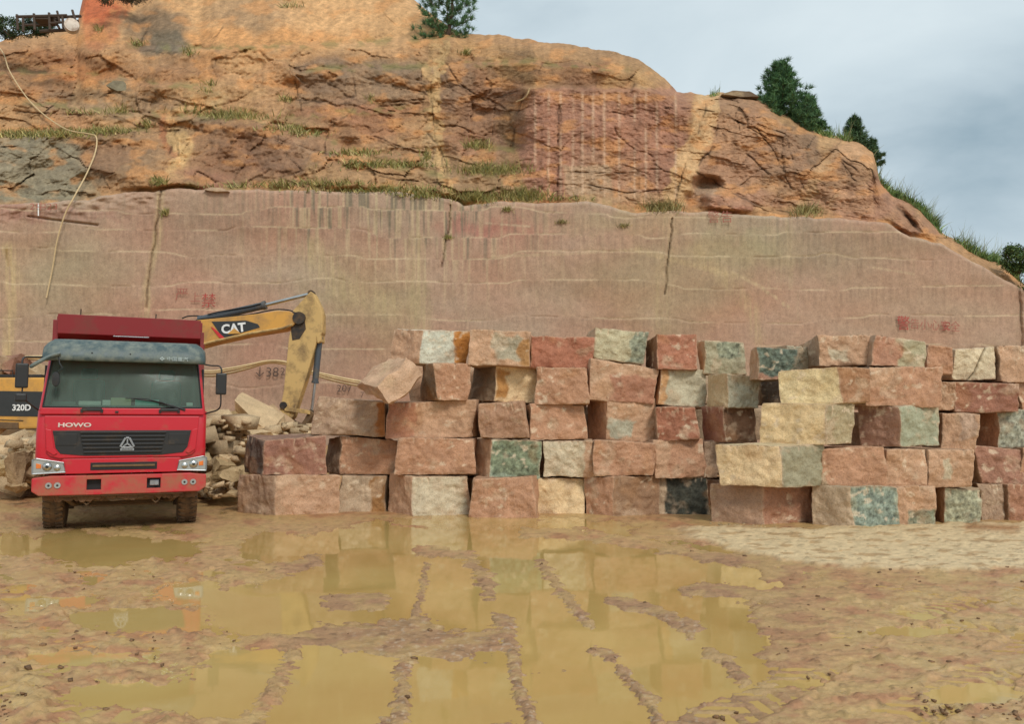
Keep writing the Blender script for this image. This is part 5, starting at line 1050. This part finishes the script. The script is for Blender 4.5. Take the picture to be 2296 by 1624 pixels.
# upper body: picture box x 0..300, y 852..962
body = plate([(-6, 880), (2, 862), (18, 853), (120, 853), (300, 853), (300, 955), (120, 962), (20, 958), (-4, 948)], EY - 1.35, EY + 1.35, 'engine_housing', 'machine_yellow', ch=.05)
plate([(9, 880), (28, 881), (300, 885), (300, 937), (14, 934), (4, 931)], EY - 1.362, EY - 1.34, 'side_stripe', 'logo_black', ch=.004)
plate([(5, 884), (12, 897), (34, 934), (6, 931), (4, 925)], EY - 1.370, EY - 1.36, 'red_flash', 'logo_red', ch=.002)
p = W(48, 915, EY - 1.38); text('side_lettering', '320D', .215, 'logo_white', Matrix.Translation((p[0] - eo[0], EY - 1.375 - eo[1], p[2] - eo[2])) @ UPR, exc, .006, .003)
E('panel_seam', MB().tube([np.array([wp_(a, b)[0], EY - 1.368, wp_(a, b)[1]]) for a, b in ((16, 853), (8, 870), (4, 900), (2, 948))], .012, 5).tube([np.array([wp_(a, b)[0], EY - 1.364, wp_(a, b)[1]]) for a, b in ((0, 940), (120, 944))], .01, 5), 'logo_black')
plate([(-10, 944), (110, 948), (110, 962), (20, 960), (-4, 955)], EY - 1.38, EY - 1.2, 'lower_sill', 'muddy_steel')
plate([(36, 846), (150, 846), (150, 853), (36, 853)], EY - 1.2, EY + .6, 'top_cover', 'black_plastic')
E('hand_rail', MB().tube([np.array([wp_(a, b)[0], EY - 1.25, wp_(a, b)[1]]) for a, b in ((34, 853), (34, 838), (92, 838), (92, 853))], .018, 6), 'black_plastic')
cabx = plate([(215, 778), (300, 778), (318, 880), (318, 955), (215, 955)], EY - 1.35, EY - .35, 'cab', 'machine_yellow')
plate([(225, 790), (293, 790), (306, 880), (225, 880)], EY - 1.362, EY - 1.345, 'cab_window', 'black_rubber', cabx, .004)
for sgn in (-1, 1):
    tr = plate([(70, 978), (90, 962), (360, 962), (385, 975), (392, 990), (380, 1008), (358, 1020), (95, 1020), (72, 1006)], EY + sgn * 1.15 - .3, EY + sgn * 1.15 + .3, 'track', 'muddy_steel')
    for i in range(7):
        q = W(105 + i * 40, 1004, EY); E('roller', MB().lathe([(.12, -.31), (.12, .31)], (q[0], EY + sgn * 1.15, q[2]), 'y', 12), 'dark_steel', tr)
E('turntable', MB().lathe([(.7, 0), (.7, .25)], (eo[0] + .1, EY, W(200, 966, EY)[2] - .05), 'z', 24), 'dark_steel')
# boom: ends at (690,712); lower edge from 440,783 upwards
boom = plate([(230, 900), (300, 770), (380, 722), (440, 722), (520, 714), (600, 705), (628, 700), (655, 701), (672, 712), (673, 722), (662, 734), (640, 742), (560, 755), (480, 773), (440, 784), (400, 800), (330, 870), (290, 940), (240, 940)], EY - .28, EY + .28, 'boom', 'machine_yellow')
E('boom_flange', MB().tube([np.array([wp_(a, b)[0], EY - .29, wp_(a, b)[1]]) for a, b in ((440, 781), (480, 770), (560, 752), (640, 739), (662, 731))], .035, 6), 'worn_yellow')
plate([(483, 724), (500, 724), (560, 722), (586, 730), (590, 737), (570, 743), (512, 760), (508, 760)], EY - .292, EY - .285, 'boom_badge', 'logo_black', ch=.001)
plate([(482, 736), (486, 737), (512, 760), (508, 762), (500, 760)], EY - .300, EY - .293, 'badge_flash', 'logo_red', ch=.001)
p = W(532, 740, EY); tx = text('boom_lettering', 'CAT', .335, 'logo_white', Matrix.Translation((p[0] - eo[0], EY - .305 - eo[1], p[2] - eo[2])) @ UPR @ Matrix.Rotation(R(6), 4, 'Z'), exc, .012, .004)
plate([(534, 739), (549, 751), (519, 752)], EY - .318, EY - .311, 'badge_triangle', 'machine_yellow', ch=.001)
# boom top hoses and bolts
E('hose', MB().tube(smoothpts([np.array([wp_(a, b)[0], EY - .18, wp_(a, b)[1]]) for a, b in ((445, 720), (470, 716), (560, 708), (600, 700), (630, 696), (660, 700), (676, 712))]), .02, 6), 'black_rubber')
E('hose', MB().tube(smoothpts([np.array([wp_(a, b)[0], EY + .1, wp_(a, b)[1]]) for a, b in ((405, 713), (420, 708), (445, 708), (452, 716))]), .02, 6), 'black_rubber')
# stick cylinder
def cyl(a, b, c, r1, r2, yy, par=exc):
    A, B_, C_ = [np.array([wp_(*q)[0], yy, wp_(*q)[1]]) for q in (a, b, c)]
    o1 = E('hydraulic_cylinder', MB().tube([A, B_], r1, 14).tube([B_ - (B_ - A) * .03, B_ + (B_ - A) * .02], r1 * 1.18, 14).tube([A - (B_ - A) * .04, A + (B_ - A) * .02], r1 * 1.1, 12), 'cylinder_grey', par, True)
    E('piston_rod', MB().tube([B_, C_], r2, 12), 'chrome', o1, True)
    E('rod_eye', MB().lathe([(r2 * 1.7, -.10), (r2 * 1.7, .10)], tuple(C_), 'y', 14), 'dark_steel', o1)
cyl((452, 717), (594, 685), (699, 659), .105, .052, EY - .02)
E('cylinder_hose', MB().tube(smoothpts([np.array([wp_(a, b)[0], EY - .14, wp_(a, b)[1]]) for a, b in ((470, 707), (500, 700), (560, 690), (588, 683))]), .018, 6), 'black_rubber')
# stick
plate([(700, 656), (707, 660), (722, 690), (727, 706), (727, 748), (714, 768), (690, 850), (662, 935), (650, 948), (634, 946), (632, 920), (640, 880), (652, 760), (656, 742), (664, 735), (660, 700), (678, 680), (692, 664)], EY - .20, EY + .20, 'stick', 'worn_yellow', ch=.025)
plate([(660, 700), (676, 706), (688, 722), (690, 740), (676, 762), (660, 765), (657, 742)], EY - .212, EY - .20, 'oil_stain', 'dark_steel', ch=.003)
E('pivot_pin', MB().lathe([(.17, -.30), (.17, .30)], (wp_(676, 716)[0], EY, wp_(676, 716)[1]), 'y', 20), 'dark_steel')
plate([(632, 905), (652, 902), (656, 925), (650, 948), (634, 948)], EY - .225, EY + .225, 'stick_nose', 'worn_yellow')
E('nose_pin', MB().lathe([(.10, -.27), (.10, .27)], (wp_(641, 910)[0], EY, wp_(641, 910)[1]), 'y', 16), 'dark_steel')
# bucket cylinder & linkage
cyl((717, 760), (707, 858), (699, 925), .085, .042, EY - .02)
plate([(714, 755), (724, 748), (724, 768), (716, 772)], EY - .24, EY + .24, 'cylinder_lug', 'worn_yellow')
E('link', MB().prism([wp_(644, 912), wp_(700, 922), wp_(700, 930), wp_(644, 922)], EY - .27, EY - .2, 'y', .01).prism([wp_(644, 912), wp_(700, 922), wp_(700, 930), wp_(644, 922)], EY + .2, EY + .27, 'y', .01), 'worn_yellow')
E('link', MB().prism([wp_(698, 920), wp_(708, 928), wp_(690, 955), wp_(676, 972), wp_(668, 966), wp_(684, 944)], EY - .2, EY + .2, 'y', .015), 'muddy_steel')
bk = plate([(640, 935), (655, 945), (700, 965), (706, 985), (690, 1025), (650, 1042), (618, 1020), (612, 985), (625, 955)], EY - .55, EY + .55, 'bucket', 'muddy_steel', ch=.04)
for i in range(4): q = W(640 + i * 2, 1040, EY); E('tooth', MB().box(q[0] - .06, q[0] + .06, EY - .5 + i * .3, EY - .38 + i * .3, q[2] - .25, q[2] + .05, .02), 'dark_steel', bk)

# ================================================================ HOSES AND ROPE
def pline(pix, Yf, r, name, mat, label, cat, group=None, k_=8, n=6):
    P = [W(a, b, (Yf(a, b) if callable(Yf) else Yf)) for a, b in pix]; S = smoothpts(P, k_)
    o = MB().tube(S, r, n).build(name, mat, None, True, loc=S[-1]); return tag(o, label, cat, group)
pline([(-60, 60), (0, 108), (22, 160), (60, 218), (100, 258), (150, 290), (200, 300), (216, 308), (214, 340), (195, 388), (168, 438), (146, 480), (128, 540), (118, 600), (104, 668)], lambda a, b: float(surf(a + np.array([-18., 0, 18, 0, 0, -9, 9]), b + np.array([0., -12, 0, 12, 0, 8, -8])).min()) - .2, .025, 'rope', 'rope_fibre', 'pale rope hanging in a long curve down the left of the rock face', 'rope')
for i, (dy, lab) in enumerate(((0, 'upper cream hose drooping along the foot of the sawn wall'), (5, 'middle cream hose drooping along the foot of the sawn wall'), (11, 'lower cream hose sagging beneath the other two along the wall'))):
    pline([(-80, 806 + dy), (0, 803 + dy * .6), (60, 800 + dy * .5), (140, 800 + dy), (300, 812 + dy), (455, 832 + dy), (510, 827 + dy), (560, 818 + dy * .7), (600, 810 + dy * .4), (640, 812 + dy * .5), (680, 828 + dy * .4), (740, 842 + dy * .9), (800, 854 + dy), (900, 868 + dy)], 24.6 + i * .12, .036, 'hose', 'pipe_plastic', lab, 'hose', 'cream hoses strung along the wall')
pline([(1188, 198), (1178, 218), (1158, 228)], lambda a, b: float(surf(a, b)) - .15, .03, 'stick', 'rope_fibre', 'pale dry stick lying on the brown ledge left of the drilled face', 'stick')
pline([(86, 456), (86, 484)], lambda a, b: float(wall_depth(np.array(a), np.array(b))) - .1, .02, 'marker_rod', 'logo_white', 'short white rod hanging at the top left of the sawn wall', 'rod', k_=2)

# painted writing on the wall
def wtext(s, a, b, size, mat, off=-.004, sx=1., rot=0.):
    Yw = float(wall_depth(np.array(float(a)), np.array(float(b)))) - .10; p = W(a, b, Yw)
    text('painted_writing', s, size, mat, Matrix.Translation(tuple(p)) @ UPR @ Matrix.Rotation(R(rot), 4, 'Z'), quarry_wall, off, .002, sx=sx)
wtext('警告小心安全', 2085, 730, .42, 'graffiti_faint', -.004, .88, -4)
wtext('警', 2026, 727, .56, 'graffiti_red', -.002, .9)
wtext('安', 2122, 733, .36, 'graffiti_red', -.002, .9)
wtext('警告', 1615, 488, .48, 'graffiti_faint')
wtext('严', 408, 662, .5, 'graffiti_faint'); wtext('上', 438, 668, .4, 'graffiti_faint'); wtext('禁', 468, 676, .55, 'graffiti_red')
wtext('2中23', 98, 464, .34, 'graffiti_faint', -.004, 1.2)
wtext('↓38', 598, 836, .48, 'graffiti_black'); wtext('25', 640, 834, .38, 'graffiti_black'); wtext('207', 772, 872, .36, 'graffiti_black'); wtext('7', 812, 886, .28, 'graffiti_black')

# ================================================================ VEGETATION
def blades(base, dirs, ln_, wd, col, bend=.4, seg=3):
    """thin curved blades, vectorised"""
    n = len(base); up = np.array([0, 0, 1.]); side_ = np.cross(dirs, rng.normal(size=(n, 3))); side_ /= np.linalg.norm(side_, axis=1, keepdims=True) + 1e-9
    hd = dirs.copy(); hd[:, 2] = 0; hd += rng.normal(0, .3, (n, 3)) * np.array([1, 1, 0]); V = []
    for i in range(seg + 1):
        t = i / seg; c = base + dirs * (ln_ * t)[:, None] + (hd * .6 - up * .5) * (bend * ln_ * t * t)[:, None]
        wv = (wd * (1 - t) ** .7)[:, None] * side_ + 1e-5
        V.append(c - wv); V.append(c + wv)
    V = np.stack(V, 1).reshape(-1, 3); k0 = (seg + 1) * 2; fs = np.array([[2 * i, 2 * i + 1, 2 * i + 3, 2 * i + 2] for i in range(seg)])
    Fc = (np.arange(n)[:, None, None] * k0 + fs[None]).reshape(-1, 4); return V, Fc, np.repeat(col, k0, axis=0)
def jitcol(n, cs, v=.25):
    cs = np.array([C(*c) for c in cs]); c = cs[rng.integers(0, len(cs), n)]; return c * (1 + v * rng.normal(size=(n, 1))).clip(.4, 1.7)
def tuft(regs, name, label, cat, kind=None, group=None, cs=((150, 138, 74), (130, 126, 64), (174, 154, 98), (112, 114, 56)), hpx=(10, 25), behind=0., spread=.5, bend=.35, wd=.02):
    Bs = []; Ln = []
    for cx_, cy_, rx, ry, n in regs:
        a = cx_ + rng.normal(0, .5, n) * rx; b = cy_ + rng.normal(0, .4, n) * ry
        if behind: b = skyl(a) + rng.uniform(1, 7, n)
        Y = surf(a, b) - .05; P = W(a, b, Y); Bs.append(P); Ln.append(rng.uniform(hpx[0], hpx[1], n) * Y / F)
    Bs = np.vstack(Bs); Ln = np.concatenate(Ln); n = len(Bs)
    dr = rng.normal(0, spread, (n, 3)); dr[:, 2] = 1; dr[:, 1] -= .25; dr /= np.linalg.norm(dr, axis=1, keepdims=True)
    V, Fc, c = blades(Bs, dr, Ln * rng.uniform(.5, 1.25, n), np.full(n, wd), jitcol(n, cs) * 1.25, bend)
    base = Bs.mean(0); o = mesh(name, V, Fc, 'leaf', smooth=False, col=np.clip(c, .01, .8), loc=base); return tag(o, label, cat, group, kind)
# thin grass along every shelf
tuft([(30, 305, 70, 8, 260), (130, 303, 90, 10, 420), (230, 296, 70, 8, 260), (330, 282, 14, 12, 50), (560, 266, 90, 6, 60), (640, 290, 60, 8, 140), (680, 300, 50, 8, 120), (800, 345, 60, 8, 200), (870, 372, 110, 8, 420), (700, 415, 120, 8, 300), (860, 428, 160, 7, 500), (960, 440, 80, 8, 220), (560, 420, 160, 5, 80), (790, 372, 24, 10, 90),
      (355, 410, 20, 10, 110), (370, 480, 8, 8, 50), (1190, 448, 120, 6, 200), (1075, 330, 30, 8, 70), (430, 250, 40, 8, 30), (190, 255, 50, 6, 60), (955, 352, 14, 14, 60), (310, 100, 16, 6, 50), (220, 66, 16, 8, 40), (425, 120, 14, 8, 50), (1045, 120, 16, 7, 50), (655, 15, 20, 5, 50), (640, 225, 18, 8, 50), (470, 190, 10, 5, 30), (460, 205, 22, 6, 20)],
     'ledge_grass', 'thin dry olive grass growing along the rock shelves', 'grass', 'stuff')
for a, b, rx, ry, n, lab in ((520, 262, 60, 10, 420, 'wide olive grass bush on the ledge above the dark brown rock'), (1105, 385, 80, 12, 620, 'largest olive grass bush on the shelf left of the drilled pink face'), (1068, 330, 30, 8, 150, 'small grass clump above the large bush left of the drilled face'), (1070, 448, 50, 12, 420, 'olive grass clump on the wall top below the large bush'), (1170, 440, 60, 10, 360, 'grass clump on the wall top near the foot of the drilled face'),
                         (1483, 470, 44, 10, 360, 'dry straw-coloured grass clump at the foot of the diagonal clay seam'), (1808, 478, 32, 12, 300, 'tall dry grass clump on the wall top near the right hillside'), (270, 252, 30, 5, 70, 'faint grass clump on the upper left ledge'), (1005, 534, 12, 5, 70, 'tiny grass clump in the crack on the sawn wall'),
                         (1138, 472, 12, 5, 80, 'tiny dark grass clump just below the wall top'), (1262, 500, 14, 5, 70, 'small reddish weed on the sawn wall below the drilled face'), (1398, 508, 14, 4, 60, 'small dry weed on the sawn wall left of the clay seam'), (832, 222, 10, 12, 60, 'upright green weed on the brown rock left of centre')):
    cs = ((150, 138, 84), (172, 152, 104), (118, 110, 56)) if 'dry' in lab or 'reddish' in lab else ((142, 132, 72), (122, 120, 58), (160, 144, 84))
    tuft([(a, b, rx, ry, n)], 'grass_clump', lab, 'grass clump', group='grass clumps on the rock face', cs=cs, hpx=(12, 36) if rx > 20 else (5, 15), wd=.013, spread=.4)
# reeds and tall grass along the right skyline
GRN = ((92, 120, 62), (112, 140, 72), (76, 104, 58), (134, 150, 84))
tuft([(1850, 296, 30, 4, 200), (1895, 308, 20, 4, 120), (1985, 400, 14, 10, 120), (2010, 425, 18, 6, 260), (2065, 455, 34, 10, 900), (2095, 485, 12, 10, 300), (2000, 408, 8, 10, 80), (2180, 552, 34, 6, 420), (2230, 578, 40, 6, 500), (2270, 590, 16, 8, 300), (1600, 208, 10, 2, 40)], 'ridge_grass', 'lush green grass along the right skyline', 'grass', 'stuff', cs=GRN, hpx=(8, 30), behind=.5, spread=.45, wd=.016)
tuft([(1900, 300, 40, 4, 20), (1975, 370, 14, 14, 26), (2025, 425, 30, 8, 60), (2090, 470, 24, 12, 60), (2180, 550, 50, 8, 90), (2240, 575, 30, 6, 50)], 'reed_stalks', 'tall thin seeding reed stalks against the sky on the right ridge', 'reeds', 'stuff', cs=((150, 152, 116), (122, 132, 88)), hpx=(30, 66), behind=.6, spread=.28, bend=.35, wd=.011)
def needle_tree(px, pytop, pybase, Y, halfw, label, seed, lean=0., dense=1., cs=((70, 112, 72), (86, 130, 80), (58, 94, 66), (106, 146, 90)), open_=False):
    global rng
    rng = np.random.default_rng(seed); bse = W(px, pybase, Y); top = W(px + lean, pytop, Y); ht = top[2] - bse[2]; hwid = halfw * Y / F
    t = thing('pine_tree', label, 'tree', bse, 0, 'pines on the hilltop')
    ax = top - bse; trk = [ax * s + np.array([.04 * ht * math.sin(s * 5 + seed), 0, 0]) for s in np.linspace(0, 1, 7)]
    MB().tube(trk, [max(.012, .05 * ht * .5 * (1 - s) + .012) for s in np.linspace(0, 1, 7)], 7).build('trunk', 'bark', t)
    br = MB(); Bs = []; Dr = []; Ln = []
    nl = int(64 * dense)
    for i in range(nl):
        s = .06 + .92 * (i / nl) ** .9; r_ = hwid * ((1 - s) ** .95) * (.75 + .4 * rng.random()) + .07; 
        if open_: r_ = hwid * (.45 + .7 * rng.random()) * (1 - .5 * s)
        a = i * 2.4 + rng.normal(0, .3); p0 = ax * s; d_ = np.array([math.cos(a), math.sin(a), .35 + .3 * s]); p1 = p0 + d_ * r_ * .6 + np.array([0, 0, -.02]); p2 = p0 + d_ * r_ + np.array([0, 0, .1 * r_])
        br.tube([p0, p1, p2], [.018, .012, .005], 5)
        m_ = int((9 if open_ else 13) * max(.5, r_ / hwid + .3))
        for j in range(m_):
            u = .25 + .8 * (j + rng.random()) / m_; q = p0 + (p2 - p0) * u + rng.normal(0, .08 * hwid, 3) * np.array([1, 1, .7])
            k1 = int(46 if not open_ else 40); dd_ = rng.normal(0, 1, (k1, 3)); dd_[:, 2] += .9; dd_ += d_ * .6; dd_ /= np.linalg.norm(dd_, axis=1, keepdims=True)
            Bs.append(np.repeat(q[None], k1, 0) + rng.normal(0, .03, (k1, 3))); Dr.append(dd_); Ln.append(rng.uniform(.14, .26, k1) * (ht / 3.2) ** .5)
    br.build('branches', 'bark', t)
    Bs = np.vstack(Bs); Dr = np.vstack(Dr); Ln = np.concatenate(Ln); n = len(Bs)
    V, Fc, c = blades(Bs, Dr, Ln, np.full(n, .012), jitcol(n, cs, .3), .1, 2)
    mesh('crown', V, Fc, 'leaf', t, col=np.clip(c, .005, .6)); return t
needle_tree(1752, 146, 345, 33.5, 92, 'largest dark green conical pine on the right skyline', 3, -2, 1.3)
needle_tree(1812, 232, 330, 33.8, 40, 'smaller dark pine leaning against the right flank of the largest pine', 8, 0, .7)
needle_tree(1918, 266, 375, 33.6, 34, 'small isolated pine with upright shoots on the right ridge', 4, -4, .8, cs=((72, 102, 66), (98, 128, 84), (58, 86, 60)))
needle_tree(1952, 318, 380, 33.5, 26, 'dwarf pine just right of the small isolated pine', 9, 0, .5, cs=((72, 102, 66), (98, 128, 84), (58, 86, 60)))
needle_tree(1000, -95, 150, 36.5, 92, 'open-branched pine behind the sandy slope near the top centre', 5, 8, .8, open_=True)
rng = np.random.default_rng(21)
def shrub(px, py, Y, rx, rz, n, label, cs, ls=.09):
    b0 = W(px, py, Y); t = thing('shrub', label, 'shrub', b0 - np.array([0, 0, rz * Y / F]), 0, 'shrubs on the quarry rim'); hx, hz = rx * Y / F, rz * Y / F
    m_ = MB()
    for i in range(7): a = i * .9; m_.tube([(0, 0, 0), (math.cos(a) * hx * .4, math.sin(a) * hx * .4, hz * .8), (math.cos(a) * hx * .8, math.sin(a) * hx * .8, hz * 1.5)], [.03, .02, .008], 5)
    m_.build('stems', 'bark', t)
    cl = rng.normal(size=(26, 3)); cl /= np.linalg.norm(cl, axis=1, keepdims=True); cl *= rng.uniform(.4, 1, (26, 1)) ** .5
    k_ = rng.integers(0, 26, n); p = (cl[k_] + rng.normal(0, .16, (n, 3))) * np.array([hx, hx * .8, hz]) + np.array([0, 0, hz]); d_ = rng.normal(size=(n, 3)); d_[:, 2] += .5; d_ /= np.linalg.norm(d_, axis=1, keepdims=True)
    V, Fc, c = blades(p, d_, rng.uniform(ls * .6, ls * 1.3, n), np.full(n, ls * .22), jitcol(n, cs, .3), .2, 2); mesh('foliage', V, Fc, 'leaf', t, col=np.clip(c, .005, .6))
shrub(2285, 580, 29.6, 34, 34, 5200, 'rounded green shrub at the right edge below the ridge', ((70, 96, 44), (52, 80, 38), (98, 118, 54)))
shrub(2330, 640, 29.8, 50, 40, 3000, 'green shrub cut by the right edge of the frame', ((70, 96, 44), (52, 80, 38), (98, 118, 54)))
shrub(28, 66, 34.0, 44, 22, 3800, 'dark green shrub on the left crest beside the timber frame', ((50, 78, 44), (38, 62, 38), (80, 100, 56)))
shrub(85, 62, 34.4, 34, 18, 2600, 'shadowy shrub under the timber frame on the left crest', ((50, 74, 44), (38, 62, 38)))
shrub(290, -14, 38, 44, 20, 2400, 'dark purplish shrub at the top edge left of the sandy slope', ((78, 58, 50), (60, 48, 44), (56, 68, 44)))
shrub(235, -8, 37, 22, 18, 900, 'sparse twiggy shrub above the orange cliff at the top left', ((58, 72, 48), (70, 74, 52)))

# ================================================================ TIMBER FRAME on the left crest
TFY = 32.2; to_ = W(110, 66, TFY); tf = thing('timber_frame', 'broken dark timber loading frame on the left crest', 'timber frame', to_)
def tp(a, b, dy=0.): p = W(a, b, TFY); return (p[0] - to_[0], dy, p[2] - to_[2])
for a, b, c, d_, r_ in ((38, 32, 40, 66, .05), (52, 40, 52, 70, .05), (76, 30, 78, 66, .05), (110, 28, 112, 66, .05), (128, 24, 134, 48, .045), (162, 22, 172, 56, .05), (140, 36, 142, 62, .05)):
    MB().tube([tp(a, b), tp(c, d_)], r_, 6).build('post', 'old_timber', tf)
for a, b, c, d_, r_, dy in ((36, 37, 150, 34, .06, 0), (40, 42, 110, 42, .05, .5), (100, 34, 176, 30, .06, .2), (70, 31, 128, 40, .07, .2), (110, 52, 176, 46, .05, 0), (80, 62, 150, 58, .07, .3), (112, 30, 130, 60, .05, .1)):
    MB().tube([tp(a, b, dy), tp(c, d_, dy)], r_, 6).build('beam', 'old_timber', tf)
MB().box(*sorted((tp(76, 0)[0], tp(112, 0)[0])), .0, .6, tp(0, 42)[2], tp(0, 32)[2], .02).build('plank_panel', 'old_timber', tf)
dc = W(161, 58, TFY - .6); dr_ = thing('drum', 'round pale metal drum lying on its side by the timber frame', 'drum', dc - np.array([0, 0, .28]), R(28))
MB().lathe([(.20, -.16), (.27, -.16), (.28, -.13), (.27, -.10), (.27, .10), (.28, .13), (.27, .16)], (0, 0, .28), 'y', 28).build('shell', 'drum_metal', dr_, True)
MB().lathe([(.05, -.175), (.21, -.165), (.21, -.15)], (0, 0, .28), 'y', 24).build('lid', 'drum_metal', dr_, True)
print('objects', len(bpy.data.objects))
